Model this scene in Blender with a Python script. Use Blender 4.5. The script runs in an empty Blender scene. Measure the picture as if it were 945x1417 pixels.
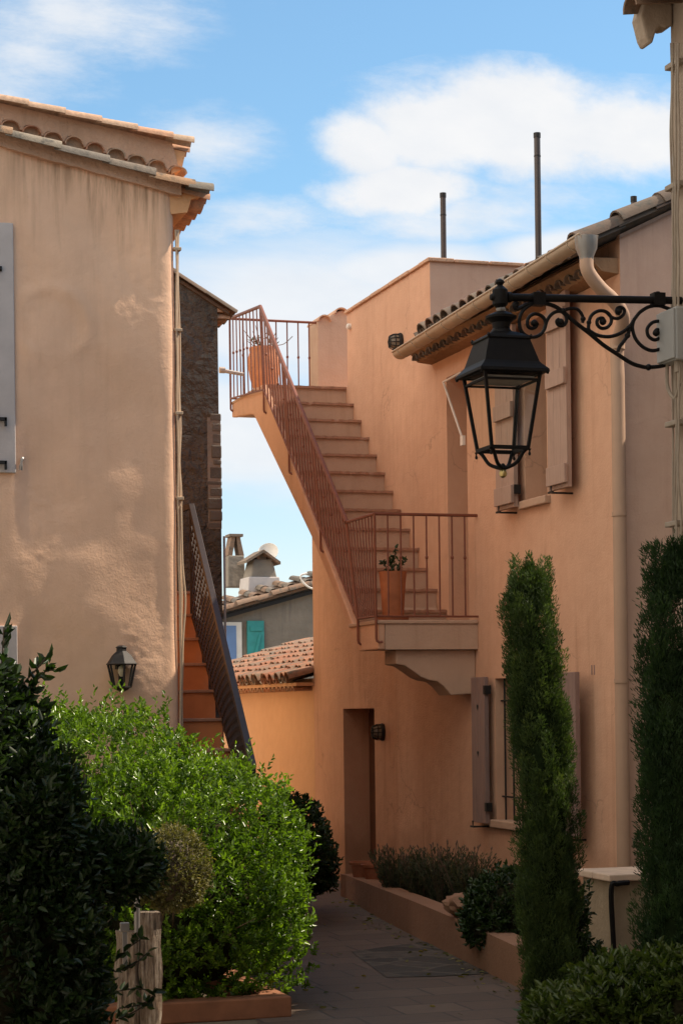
import bpy, bmesh, math, random
import numpy as np
from mathutils import Vector, Matrix, noise as mnoise
random.seed(7); RNG = np.random.default_rng(7)
SC = bpy.context.scene
COL = SC.collection
# ------------------------------------------------------------------ survey
# World: x = across the lane (towards the sunny side), y = along the lane, z = up.
F_, CX, HY, EYE, ROLL = 2800., 472.5, 980., 1.75, math.radians(.7)
YAW = math.atan(.311); CA, SA = math.cos(YAW), math.sin(YAW)
def D(x, y):
    a = (x-CX)/F_; b = (HY-y)/F_
    a, b = a*math.cos(ROLL)+b*math.sin(ROLL), -a*math.sin(ROLL)+b*math.cos(ROLL)
    return (SA+a*CA, CA-a*SA, b)
def P(x, y, Y):
    d = D(x, y); return Vector((d[0]*Y, d[1]*Y, EYE+d[2]*Y))
def FU(x, y, u):
    d = D(x, y); t = u/d[0]; return Vector((u, d[1]*t, EYE+d[2]*t))
def FV(x, y, v):
    d = D(x, y); t = v/d[1]; return Vector((d[0]*t, v, EYE+d[2]*t))
def FZ(x, y, z):
    d = D(x, y); t = (z-EYE)/d[2]; return Vector((d[0]*t, d[1]*t, z))
UF = 6.06            # plane of the stair house front
SUN_EL, SUN_AZ = math.radians(51), math.radians(-.7)

# ------------------------------------------------------------------ materials
def nn(nt, typ, **kw):
    n = nt.nodes.new(typ)
    for k, v in kw.items():
        if k in n.inputs: n.inputs[k].default_value = v
        else: setattr(n, k, v)
    return n
def mat_base(name):
    m = bpy.data.materials.new(name); m.use_nodes = True
    nt = m.node_tree; nt.nodes.clear()
    out = nt.nodes.new('ShaderNodeOutputMaterial')
    b = nt.nodes.new('ShaderNodeBsdfPrincipled')
    nt.links.new(b.outputs[0], out.inputs[0])
    return m, nt, b, out
def rgba(c): return (c[0], c[1], c[2], 1)
def coords(nt, scale=(1, 1, 1), src='Object'):
    tc = nt.nodes.new('ShaderNodeTexCoord'); mp = nt.nodes.new('ShaderNodeMapping')
    mp.inputs['Scale'].default_value = scale
    nt.links.new(tc.outputs[src], mp.inputs['Vector']); return mp.outputs[0]
def noise(nt, vec, scale, detail=4, rough=.55):
    n = nt.nodes.new('ShaderNodeTexNoise'); n.inputs['Scale'].default_value = scale
    n.inputs['Detail'].default_value = detail; n.inputs['Roughness'].default_value = rough
    nt.links.new(vec, n.inputs['Vector']); return n.outputs['Fac']
def ramp(nt, fac, stops):
    r = nt.nodes.new('ShaderNodeValToRGB'); e = r.color_ramp.elements
    while len(e) < len(stops): e.new(.5)
    for i, (p, c) in enumerate(stops):
        e[i].position = p; e[i].color = rgba(c) if not isinstance(c, (int, float)) else (c, c, c, 1)
    nt.links.new(fac, r.inputs[0]); return r.outputs[0]
def mixc(nt, fac, a, b, blend='MIX'):
    m = nt.nodes.new('ShaderNodeMix'); m.data_type = 'RGBA'; m.blend_type = blend
    for s, v in ((0, fac), (6, a), (7, b)):
        if hasattr(v, 'node'): nt.links.new(v, m.inputs[s])
        elif s == 0: m.inputs[0].default_value = v
        else: m.inputs[s].default_value = rgba(v)
    return m.outputs[2]
def math_(nt, op, a, b=None, c=None, clamp=False):
    m = nt.nodes.new('ShaderNodeMath'); m.operation = op; m.use_clamp = clamp
    for i, v in enumerate((a, b, c)):
        if v is None: continue
        if hasattr(v, 'node'): nt.links.new(v, m.inputs[i])
        else: m.inputs[i].default_value = v
    return m.outputs[0]
def bump(nt, b, h, strength, dist):
    n = nt.nodes.new('ShaderNodeBump'); n.inputs['Strength'].default_value = strength
    n.inputs['Distance'].default_value = dist
    nt.links.new(h, n.inputs['Height']); nt.links.new(n.outputs[0], b.inputs['Normal'])
def sc3(c, k): return tuple(min(1, x*k) for x in c)

def stucco(name, c, var=.12, bs=.35, grain=70, stain=None, streak=0, bd=.012, crack=0, damp=0):
    m, nt, b, o = mat_base(name)
    v = coords(nt)
    f1 = noise(nt, v, 1.1, 5, .6); f2 = noise(nt, v, 7, 5, .6)
    col = mixc(nt, ramp(nt, f1, [(.3, 0.), (.7, 1.)]), sc3(c, 1-var), sc3(c, 1+var*.6))
    col = mixc(nt, ramp(nt, f2, [(.42, 0.), (.75, .45)]), col, sc3((c[0]*.86, c[1]*.82, c[2]*.8), 1))
    if crack:
        vo = nt.nodes.new('ShaderNodeTexVoronoi'); vo.feature = 'DISTANCE_TO_EDGE'; vo.inputs['Scale'].default_value = .75
        nz = nt.nodes.new('ShaderNodeTexNoise'); nz.inputs['Scale'].default_value = 3.; nz.inputs['Detail'].default_value = 6; nt.links.new(v, nz.inputs['Vector'])
        va = nt.nodes.new('ShaderNodeVectorMath'); va.operation = 'MULTIPLY_ADD'; nt.links.new(nz.outputs['Color'], va.inputs[0]); va.inputs[1].default_value = (.5, .5, .5); nt.links.new(v, va.inputs[2]); nt.links.new(va.outputs[0], vo.inputs['Vector'])
        ck = ramp(nt, vo.outputs['Distance'], [(.0, 1.), (.006, 0.)])
        ck = math_(nt, 'MULTIPLY', ck, ramp(nt, noise(nt, v, .9, 2, .5), [(.5, 0.), (.6, crack)]))
        col = mixc(nt, ck, col, sc3(c, .45))
    if damp:
        sp = nt.nodes.new('ShaderNodeSeparateXYZ'); nt.links.new(v, sp.inputs[0])
        hh_ = math_(nt, 'SUBTRACT', 1., math_(nt, 'DIVIDE', sp.outputs[2], math_(nt, 'ADD', .1, math_(nt, 'MULTIPLY', noise(nt, v, 2.4, 5, .65), 1.1))), clamp=True)
        col = mixc(nt, math_(nt, 'MULTIPLY', ramp(nt, hh_, [(.0, 0.), (.5, 1.)]), damp), col, stain or sc3(c, .55))
    if streak:
        vs = coords(nt, (5, 5, .35)); fs = noise(nt, vs, 2.2, 5, .65)
        f3 = noise(nt, v, .8, 3, .5)
        k = math_(nt, 'MULTIPLY', ramp(nt, fs, [(.5, 0.), (.72, 1.)]), ramp(nt, f3, [(.35, 0.), (.65, 1.)]))
        k = math_(nt, 'MULTIPLY', k, streak)
        col = mixc(nt, k, col, stain or sc3(c, .55))
    nt.links.new(col, b.inputs['Base Color'])
    b.inputs['Roughness'].default_value = .92; b.inputs['Specular IOR Level'].default_value = .2
    h = math_(nt, 'ADD', noise(nt, v, grain, 4, .6), math_(nt, 'MULTIPLY', noise(nt, v, 9, 3, .5), 1.6))
    bump(nt, b, h, bs, bd)
    return m
def plain(name, c, rough=.6, metal=0., var=.1, scale=12, bs=.15, spec=.5):
    m, nt, b, o = mat_base(name); v = coords(nt)
    f = noise(nt, v, scale, 5, .6)
    col = mixc(nt, ramp(nt, f, [(.3, 0.), (.7, 1.)]), sc3(c, 1-var), sc3(c, 1+var))
    nt.links.new(col, b.inputs['Base Color'])
    b.inputs['Roughness'].default_value = rough; b.inputs['Metallic'].default_value = metal
    b.inputs['Specular IOR Level'].default_value = spec
    if bs: bump(nt, b, noise(nt, v, scale*5, 4, .6), bs, .004)
    return m
def tinted(name, stops, rough=.85, nscale=25, bs=.4, lichen=None):
    """colour from each piece's own 'tint' value (tiles, stones, leaves differ one by one)"""
    m, nt, b, o = mat_base(name); v = coords(nt)
    a = nt.nodes.new('ShaderNodeAttribute'); a.attribute_name = 'tint'
    col = ramp(nt, a.outputs['Fac'], stops)
    f = noise(nt, v, nscale, 5, .65)
    col = mixc(nt, ramp(nt, f, [(.35, 0.), (.7, .5)]), col, (.12, .09, .07), 'MIX')
    if lichen:
        f2 = noise(nt, v, 9, 6, .7)
        col = mixc(nt, ramp(nt, f2, [(.5, 0.), (.62, .8)]), col, lichen)
    nt.links.new(col, b.inputs['Base Color']); b.inputs['Roughness'].default_value = rough
    b.inputs['Specular IOR Level'].default_value = .25
    bump(nt, b, noise(nt, v, nscale*3, 4, .6), bs, .006)
    return m
def leafmat(name, dark, light, trans=.35, rough=.38, spec=.5):
    m, nt, b, o = mat_base(name)
    a = nt.nodes.new('ShaderNodeAttribute'); a.attribute_name = 'tint'
    col = ramp(nt, a.outputs['Fac'], [(0., dark), (.75, light), (1., sc3((light[0]*1.5, light[1]*1.3, light[2]), 1))])
    nt.links.new(col, b.inputs['Base Color']); b.inputs['Roughness'].default_value = rough
    b.inputs['Specular IOR Level'].default_value = spec
    t = nt.nodes.new('ShaderNodeBsdfTranslucent')
    tcol = mixc(nt, 1., col, (1.35, 1.5, .5), 'MULTIPLY')
    nt.links.new(tcol, t.inputs[0])
    mx = nt.nodes.new('ShaderNodeMixShader'); mx.inputs[0].default_value = trans
    nt.links.new(b.outputs[0], mx.inputs[1]); nt.links.new(t.outputs[0], mx.inputs[2])
    nt.links.new(mx.outputs[0], o.inputs[0])
    return m
def glassmat(name):
    m, nt, b, o = mat_base(name)
    tr = nt.nodes.new('ShaderNodeBsdfTransparent'); tr.inputs[0].default_value = (.93, .95, .94, 1)
    g = nt.nodes.new('ShaderNodeBsdfGlossy'); g.inputs['Roughness'].default_value = .03
    fr = nt.nodes.new('ShaderNodeFresnel'); fr.inputs[0].default_value = 1.4
    mx = nt.nodes.new('ShaderNodeMixShader')
    nt.links.new(math_(nt, 'MULTIPLY', fr.outputs[0], .22), mx.inputs[0])
    nt.links.new(tr.outputs[0], mx.inputs[1]); nt.links.new(g.outputs[0], mx.inputs[2])
    nt.links.new(mx.outputs[0], o.inputs[0]); return m

SALMON = (.63, .375, .25)
M = {}
M['wall_r'] = stucco('salmon_stucco', SALMON, .11, .35, 60, stain=(.36, .19, .11), streak=.45, crack=.5, damp=.6)
M['wall_l'] = stucco('ochre_pink_stucco', (.82, .52, .345), .12, .26, 60, stain=(.34, .21, .12), streak=.18)
M['wall_g'] = stucco('shade_tinted_gable_stucco', (.57, .385, .295), .11, .35, 60, stain=(.34, .2, .14), streak=.4, crack=.5, damp=.5)  # same paint as the front, greyed: the cool shade is put into its colour
M['riser'] = stucco('shade_tinted_stair_render', (.51, .345, .25), .12, .4, 50, stain=(.3, .19, .13), streak=.6)  # house stucco with the shade of camera-facing stair parts mixed into its colour
M['bounce_wall'] = stucco('pale_bounce_stucco', (.80, .58, .36), .08, .3, 60)
M['wall_side'] = stucco('orange_stucco', (.74, .40, .20), .08, .3, 60)
M['wall_a'] = stucco('orange_annex_stucco', (.64, .39, .225), .06, .25, 60)
M['wall_n'] = stucco('cream_stucco', (.42, .335, .26), .1, .4, 50, streak=.4)
M['pier'] = stucco('stained_pier_render', (.36, .285, .20), .2, .5, 40, stain=(.14, .12, .07), streak=.7)
M['lime'] = stucco('pale_limewash', (.46, .44, .42), .12, .4, 50, streak=.4)
M['grey_render'] = stucco('grey_render', (.26, .22, .18), .38, .9, 12, stain=(.13, .11, .1), streak=.8)
M['dark_render'] = stucco('dark_stone_render', (.115, .098, .082), .5, 1., 14, stain=(.05, .04, .03), streak=.7, bd=.05)
M['mortar'] = stucco('roof_mortar', (.60, .37, .25), .2, 1., 40, stain=(.25, .17, .11), streak=.6)
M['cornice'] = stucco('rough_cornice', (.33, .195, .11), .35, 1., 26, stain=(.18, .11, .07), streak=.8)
M['tile'] = tinted('terracotta_tile', [(0., (.32, .13, .075)), (.4, (.40, .19, .11)), (.7, (.30, .18, .12)), (1., (.20, .15, .115))], lichen=(.15, .13, .095))
M['tile_old'] = tinted('weathered_tile', [(0., (.22, .13, .085)), (.4, (.28, .17, .11)), (.7, (.22, .17, .13)), (1., (.15, .13, .11))], lichen=(.10, .09, .075))
M['tile_r'] = tinted('grey_brown_tile', [(0., (.17, .095, .065)), (.35, (.13, .095, .075)), (.7, (.19, .14, .105)), (1., (.09, .078, .066))], lichen=(.085, .078, .068))
M['tile_dark'] = tinted('dark_tile', [(0., (.13, .085, .06)), (.5, (.16, .11, .08)), (1., (.10, .085, .07))], lichen=(.07, .065, .055))
M['tile_pink'] = tinted('pink_tile', [(0., (.55, .26, .15)), (.5, (.62, .36, .23)), (1., (.5, .35, .24))])
M['tile_lichen'] = tinted('lichen_tile', [(0., (.30, .25, .19)), (.5, (.20, .17, .14)), (1., (.42, .24, .13))], lichen=(.08, .075, .065), nscale=40, bs=.8)
M['tread'] = plain('terracotta_tread', (.35, .185, .12), .7, 0, .2, 18)
M['stair_o'] = plain('orange_stair_paint', (.52, .19, .07), .8, 0, .12, 6)
M['kerb_o'] = plain('brown_kerb', (.26, .105, .05), .85, 0, .2, 8, .3)
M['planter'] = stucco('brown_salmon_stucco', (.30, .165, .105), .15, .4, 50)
M['rust'] = plain('red_brown_paint', (.18, .052, .026), .55, 0, .15, 20, .1)
M['iron'] = plain('black_iron', (.006, .005, .005), .55, .0, .2, 30, .2, .18)
M['iron2'] = plain('aged_iron', (.022, .019, .018), .6, .4, .2, 30, .2)
M['railbrown'] = plain('dark_brown_rail', (.035, .024, .021), .5, .2, .15, 20, .1)
M['zinc'] = plain('zinc', (.30, .28, .26), .45, .6, .1, 10, .1)
M['gutter'] = plain('painted_gutter', (.42, .32, .23), .6, 0, .1, 8, .1)
M['pipe'] = plain('pink_pipe', (.42, .27, .185), .85, 0, .06, 5, .08)
M['flue'] = plain('dark_flue', (.06, .045, .04), .5, .3, .15, 8, .1)
M['shutter'] = plain('mauve_shutter', (.37, .24, .20), .65, 0, .08, 9, .15)
M['shutter_l'] = plain('pink_shutter', (.52, .34, .25), .65, 0, .08, 9, .15)
def board_mat(name, c):
    m, nt, b, o = mat_base(name); v = coords(nt, (1, 1, .06)); f = noise(nt, v, 60, 5, .65); f2 = noise(nt, coords(nt, (1, 1, .4)), 9, 5, .65)
    col = mixc(nt, ramp(nt, f, [(.35, 0.), (.7, .5)]), c, sc3(c, .62)); col = mixc(nt, ramp(nt, f2, [(.52, 0.), (.68, .55)]), col, (c[0]*.7, c[1]*.68, c[2]*.68))
    nt.links.new(col, b.inputs['Base Color']); b.inputs['Roughness'].default_value = .7; b.inputs['Specular IOR Level'].default_value = .3; bump(nt, b, f, .5, .004); return m
M['shutter'] = board_mat('mauve_boards', (.28, .185, .16)); M['shutter_l'] = board_mat('pink_boards', (.42, .285, .225))
M['door'] = plain('brown_door', (.17, .085, .05), .6, 0, .15, 6, .2)
M['darkglass'] = plain('dark_glass', (.02, .02, .022), .1, 0, .1, 3, 0)
M['white'] = plain('white_paint', (.72, .66, .60), .6, 0, .06, 8, .1)
M['surround'] = plain('grey_white_band', (.50, .44, .41), .8, 0, .08, 6, .3)
M['pot'] = plain('terracotta_pot', (.58, .23, .10), .75, 0, .18, 9, .2)
M['pot_b'] = plain('deep_terracotta', (.40, .135, .055), .7, 0, .25, 7, .2)
M['potd'] = plain('dark_terracotta', (.30, .10, .045), .75, 0, .2, 9, .2)
M['soil'] = plain('soil', (.06, .042, .03), .95, 0, .3, 20, .8)
M['cable'] = plain('cable_sheath', (.50, .36, .24), .7, 0, .1, 20, .1)
M['cable_g'] = plain('beige_cable', (.30, .245, .19), .7, 0, .12, 20, .1)
M['grey'] = plain('grey_plastic', (.30, .30, .29), .5, 0, .05, 8, .05)
M['teal'] = plain('teal_paint', (.035, .27, .26), .6, 0, .12, 10, .1)
M['blue'] = plain('blue_pane', (.13, .22, .42), .3, 0, .1, 3, 0)
M['wood'] = tinted('weathered_wood', [(0., (.50, .40, .31)), (.5, (.42, .31, .22)), (1., (.34, .23, .15))], nscale=30, bs=.9)
M['stone'] = tinted('field_stone', [(0., (.16, .13, .10)), (.5, (.24, .20, .16)), (1., (.30, .25, .19))], nscale=14, bs=.9)
M['stone_dk'] = tinted('dark_field_stone', [(0., (.085, .078, .068)), (.5, (.125, .112, .098)), (1., (.16, .142, .122))], nscale=14, bs=1.)
def slab_mat():
    m, nt, b, o = mat_base('dark_flagstone'); v = coords(nt)
    vo = nt.nodes.new('ShaderNodeTexVoronoi'); vo.inputs['Scale'].default_value = 2.6; nt.links.new(v, vo.inputs['Vector'])
    ve = nt.nodes.new('ShaderNodeTexVoronoi'); ve.feature = 'DISTANCE_TO_EDGE'; ve.inputs['Scale'].default_value = 2.6; nt.links.new(v, ve.inputs['Vector'])
    hs = nt.nodes.new('ShaderNodeSeparateColor'); nt.links.new(vo.outputs['Color'], hs.inputs[0])
    col = ramp(nt, hs.outputs[0], [(0., (.035, .028, .022)), (.6, (.065, .05, .04)), (1., (.09, .068, .052))])
    col = mixc(nt, ramp(nt, ve.outputs['Distance'], [(.02, 1.), (.06, 0.)]), col, (.11, .085, .066))
    col = mixc(nt, ramp(nt, noise(nt, v, 9, 6, .65), [(.4, 0.), (.7, .6)]), col, (.03, .03, .02))
    nt.links.new(col, b.inputs['Base Color']); b.inputs['Roughness'].default_value = .85; bump(nt, b, noise(nt, v, 14, 5, .6), .8, .02); return m
M['slab'] = slab_mat()
M['cap'] = plain('limestone_cap', (.62, .47, .36), .85, 0, .12, 8, .4)
M['brass'] = plain('brass', (.55, .42, .18), .3, 1., .1, 10, 0)
M['lampglass'] = plain('dusty_lamp_glass', (.22, .17, .12), .3, 0, .1, 8, 0)
M['bulb'] = plain('bulb_glass', (.75, .62, .45), .2, 0, .03, 4, 0)
M['twig'] = plain('twig', (.14, .085, .055), .8, 0, .2, 20, .3)
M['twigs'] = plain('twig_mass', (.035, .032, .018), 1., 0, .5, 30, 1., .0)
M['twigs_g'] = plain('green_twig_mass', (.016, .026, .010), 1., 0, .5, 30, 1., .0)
M['bark'] = plain('bark', (.09, .065, .045), .9, 0, .3, 20, .8)
M['flower'] = plain('pink_flower', (.72, .12, .22), .6, 0, .1, 20, 0)
M['glass'] = glassmat('clear_glass')
M['leaf'] = leafmat('hedge_leaf', (.030, .075, .008), (.16, .265, .022), .40, .30)
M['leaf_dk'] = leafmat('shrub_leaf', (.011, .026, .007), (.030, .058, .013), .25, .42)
M['leaf_box'] = leafmat('boxwood_leaf', (.07, .075, .025), (.17, .15, .05), .3, .55)
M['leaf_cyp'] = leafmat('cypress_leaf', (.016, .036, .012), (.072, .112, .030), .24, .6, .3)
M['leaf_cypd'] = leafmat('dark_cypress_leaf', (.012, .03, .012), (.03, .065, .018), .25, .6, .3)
M['leaf_pit'] = leafmat('pittosporum_leaf', (.020, .040, .008), (.075, .11, .02), .3, .4)
M['leaf_lav'] = leafmat('lavender_leaf', (.03, .04, .02), (.075, .085, .045), .25, .6)

def post_mat():
    m, nt, b, o = mat_base('weathered_post_wood'); v = coords(nt, (1, 1, .10)); v2 = coords(nt, (1, 1, .5))
    f = noise(nt, v, 70, 6, .7); f2 = noise(nt, v2, 18, 4, .6)
    col = ramp(nt, f, [(.36, (.07, .05, .035)), (.5, (.36, .265, .19)), (.68, (.62, .52, .42))])
    col = mixc(nt, ramp(nt, f2, [(.5, 0.), (.65, .7)]), col, (.20, .125, .075)); nt.links.new(col, b.inputs['Base Color'])
    b.inputs['Roughness'].default_value = .9; bump(nt, b, f, 1., .05); return m
M['post_wood'] = post_mat()
def paver_mat():
    m, nt, b, o = mat_base('stone_pavers'); v = coords(nt)
    f0 = noise(nt, v, 3, 3)
    vv = nt.nodes.new('ShaderNodeVectorMath'); vv.operation = 'SCALE'
    br = nt.nodes.new('ShaderNodeTexBrick')
    mp = coords(nt, (1, 1, 1)); nt.links.new(mp, br.inputs['Vector'])
    br.inputs['Scale'].default_value = 1.; br.inputs['Brick Width'].default_value = .52
    br.inputs['Row Height'].default_value = .33; br.inputs['Mortar Size'].default_value = .011
    br.inputs['Mortar Smooth'].default_value = .4; br.inputs['Bias'].default_value = -.2
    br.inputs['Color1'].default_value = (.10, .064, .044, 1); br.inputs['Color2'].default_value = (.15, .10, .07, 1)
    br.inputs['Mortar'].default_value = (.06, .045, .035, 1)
    br.offset = .37; br.squash = .8; br.squash_frequency = 3
    f = noise(nt, v, 5, 6, .65)
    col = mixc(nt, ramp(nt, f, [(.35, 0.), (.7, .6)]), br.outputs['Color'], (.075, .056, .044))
    nt.links.new(col, b.inputs['Base Color']); b.inputs['Roughness'].default_value = .75
    h = math_(nt, 'ADD', math_(nt, 'MULTIPLY', br.outputs['Fac'], -1.), math_(nt, 'MULTIPLY', noise(nt, v, 22, 5, .6), .6))
    bump(nt, b, h, .5, .012); return m
M['pavers'] = paver_mat()
M['ground'] = stucco('earth', (.20, .16, .11), .25, .8, 20)

# ------------------------------------------------------------------ mesh tools
class MB:
    def __init__(s): s.v = []; s.f = []; s.t = []; s.g = []
    def add(s, vs, fs, tint=None):
        b = len(s.v); s.v += [tuple(p) for p in vs]; s.f += [tuple(i+b for i in f) for f in fs]
        s.t += [random.random() if tint is None else tint]*len(vs); s.g.append((len(vs), len(fs)))
        return s
    def box(s, a, b, tint=None):
        x0, x1 = sorted((a[0], b[0])); y0, y1 = sorted((a[1], b[1])); z0, z1 = sorted((a[2], b[2]))
        return s.add([(x0, y0, z0), (x1, y0, z0), (x1, y1, z0), (x0, y1, z0), (x0, y0, z1), (x1, y0, z1), (x1, y1, z1), (x0, y1, z1)],
            [(0, 3, 2, 1), (4, 5, 6, 7), (0, 1, 5, 4), (1, 2, 6, 5), (2, 3, 7, 6), (3, 0, 4, 7)], tint)
    def quad(s, *p): return s.add(p, [tuple(range(len(p)))])
    def prism(s, pts, off, tint=None):
        """polygon pts (3-D) extruded by vector off"""
        n = len(pts); off = Vector(off); A = [Vector(p) for p in pts]; B = [p+off for p in A]
        fs = [tuple(range(n-1, -1, -1)), tuple(range(n, 2*n))]+[(i, (i+1) % n, n+(i+1) % n, n+i) for i in range(n)]
        return s.add(A+B, fs, tint)
    def tube(s, pts, r, seg=6, caps=True, tint=None, flat=None):
        pts = [Vector(p) for p in pts]; n = len(pts)
        rr = r if isinstance(r, (list, tuple)) else [r]*n
        vs = []; up = None
        for i, p in enumerate(pts):
            d = (pts[min(i+1, n-1)]-pts[max(i-1, 0)])
            d = d.normalized() if d.length > 1e-9 else Vector((0, 0, 1))
            if up is None: up = Vector((0, 0, 1)) if abs(d.z) < .9 else Vector((0, 1, 0))
            a = d.cross(up)
            if a.length < 1e-4: a = d.cross(Vector((1, 0, 0)))
            a.normalize(); b = a.cross(d).normalized(); up = b
            for k in range(seg):
                t = 2*math.pi*(k+.5)/seg
                vs.append(p+(a*math.cos(t)+b*math.sin(t))*rr[i])
        fs = [(i*seg+k, i*seg+(k+1) % seg, (i+1)*seg+(k+1) % seg, (i+1)*seg+k) for i in range(n-1) for k in range(seg)]
        if caps: fs += [tuple(range(seg-1, -1, -1)), tuple(range((n-1)*seg, n*seg))]
        return s.add(vs, fs, tint)
    def lathe(s, c, prof, seg=20, tint=None, sq=None, rot=0):
        """prof: (radius, z) from bottom to top; sq=True: square section"""
        c = Vector(c); vs = []
        if sq: seg = 4
        for r, z in prof:
            for k in range(seg):
                t = 2*math.pi*k/seg+rot+(math.pi/4 if sq else 0)
                q = r*(math.sqrt(2) if sq else 1)
                vs.append(c+Vector((q*math.cos(t), q*math.sin(t), z)))
        n = len(prof)
        fs = [(i*seg+k, i*seg+(k+1) % seg, (i+1)*seg+(k+1) % seg, (i+1)*seg+k) for i in range(n-1) for k in range(seg)]
        fs += [tuple(range(seg-1, -1, -1)), tuple(range((n-1)*seg, n*seg))]
        return s.add(vs, fs, tint)
    def tile(s, p0, p1, r0, r1, up=(0, 0, 1), th=.012, seg=7, convex=1, tint=None):
        """half-round clay tile from p0 (lower end) to p1"""
        p0, p1 = Vector(p0), Vector(p1); d = (p1-p0).normalized(); a = d.cross(Vector(up)).normalized(); b = a.cross(d).normalized()*convex
        vs = []
        for p, r in ((p0, r0), (p1, r1)):
            for rr in (r, r-th):
                for k in range(seg+1):
                    t = math.pi*k/seg
                    vs.append(p+a*math.cos(t)*rr+b*math.sin(t)*rr*.85)
        q = seg+1; fs = []
        for k in range(seg):
            fs += [(k, k+1, 2*q+k+1, 2*q+k), (q+k+1, q+k, 3*q+k, 3*q+k+1), (k+1, k, q+k, q+k+1), (2*q+k, 2*q+k+1, 3*q+k+1, 3*q+k)]
        fs += [(0, 2*q, 3*q, q), (seg, q+seg, 3*q+seg, 2*q+seg)]
        return s.add(vs, fs, tint)
    def build_each(s, name, mat, parent, **k):
        i = 0; j = 0
        for nv, nf in s.g:
            q = MB(); q.v = s.v[i:i+nv]; q.t = s.t[i:i+nv]; q.f = [tuple(a-i for a in f) for f in s.f[j:j+nf]]; i += nv; j += nf
            q.build(name, mat, parent, **k)
    def build(s, name, mat, parent=None, smooth=False, bevel=0, props=None, loc=None):
        me = bpy.data.meshes.new(name); o = bpy.data.objects.new(name, me); COL.objects.link(o)
        off = Vector((0, 0, 0))
        if parent is not None:
            o.parent = parent; off = WLOC(parent)
        elif loc is not None:
            o.location = loc; off = Vector(loc)
        me.from_pydata([(p[0]-off[0], p[1]-off[1], p[2]-off[2]) for p in s.v], [], s.f)
        at = me.attributes.new('tint', 'FLOAT', 'POINT'); at.data.foreach_set('value', s.t)
        bm = bmesh.new(); bm.from_mesh(me); bmesh.ops.recalc_face_normals(bm, faces=bm.faces); bm.to_mesh(me); bm.free()
        if smooth:
            me.polygons.foreach_set('use_smooth', [True]*len(me.polygons))
            try: me.set_sharp_from_angle(angle=math.radians(40))
            except Exception: pass
        me.materials.append(M[mat] if isinstance(mat, str) else mat)
        if bevel:
            b = o.modifiers.new('bevel', 'BEVEL'); b.width = bevel; b.segments = 2; b.limit_method = 'ANGLE'
        for k, v in (props or {}).items(): o[k] = v
        return o
def WLOC(o):
    v = Vector((0, 0, 0))
    while o is not None: v = v+o.location; o = o.parent
    return v
def thing(name, loc, label, cat, group=None):
    o = bpy.data.objects.new(name, None); COL.objects.link(o); o.location = loc
    o.empty_display_size = .2
    tag(o, label, cat, group); return o
def tag(o, label, cat, group=None):
    o['label'] = label; o['category'] = cat
    if group: o['group'] = group
    return o
def struct(name, mb, mat, **k):
    o = mb.build(name, mat, **k); o['kind'] = 'structure'; return o
def catmull(pts, n=6):
    pts = [Vector(p) for p in pts]; out = []
    for i in range(len(pts)-1):
        p0 = pts[max(i-1, 0)]; p1 = pts[i]; p2 = pts[i+1]; p3 = pts[min(i+2, len(pts)-1)]
        for k in range(n):
            t = k/n
            out.append(.5*((2*p1)+(-p0+p2)*t+(2*p0-5*p1+4*p2-p3)*t*t+(-p0+3*p1-3*p2+p3)*t**3))
    return out+[pts[-1]]

def arr_mesh(name, V, Fq, T, mat, parent=None, loc=None):
    """numpy mesh of quads"""
    me = bpy.data.meshes.new(name); o = bpy.data.objects.new(name, me); COL.objects.link(o)
    off = np.zeros(3)
    if parent is not None: o.parent = parent; off = np.array(WLOC(parent))
    elif loc is not None: o.location = loc; off = np.array(loc)
    V = (V-off).astype(np.float32)
    me.vertices.add(len(V)); me.vertices.foreach_set('co', V.ravel())
    n = len(Fq); me.loops.add(n*4); me.polygons.add(n)
    me.loops.foreach_set('vertex_index', Fq.astype(np.int32).ravel())
    me.polygons.foreach_set('loop_start', np.arange(0, n*4, 4, dtype=np.int32))
    try: me.polygons.foreach_set('loop_total', np.full(n, 4, dtype=np.int32))
    except Exception: pass
    at = me.attributes.new('tint', 'FLOAT', 'POINT'); at.data.foreach_set('value', T.astype(np.float32))
    me.update(calc_edges=True); me.validate()
    me.materials.append(M[mat] if isinstance(mat, str) else mat)
    return o
def norm(a): return a/np.maximum(np.linalg.norm(a, axis=1, keepdims=True), 1e-9)
def leaves(pos, direc, L, W, fold=.35, droop=.15, tint=None):
    """one folded leaf per position: 6 verts, 2 quads; pointing along direc"""
    n = len(pos); d = norm(direc); r = norm(RNG.normal(size=(n, 3)))
    a = norm(np.cross(d, r)); b = np.cross(a, d)
    L = (L*(.7+.6*RNG.random(n)))[:, None] if np.isscalar(L) else L[:, None]
    W = L*(W)
    m1 = pos+d*L*.30; m2 = pos+d*L*.68-b*L*droop*.4; tip = pos+d*L-b*L*droop
    V = np.stack([pos, m1+a*W*.5+b*W*fold, m2+a*W*.42+b*W*fold, tip, m2-a*W*.42+b*W*fold, m1-a*W*.5+b*W*fold], 1).reshape(-1, 3)
    base = (np.arange(n)*6)[:, None]
    Fq = np.concatenate([base+np.array([[0, 1, 2, 3]]), base+np.array([[0, 3, 4, 5]])], 0)
    t = RNG.random(n) if tint is None else tint
    return V, Fq, np.repeat(t, 6)
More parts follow.
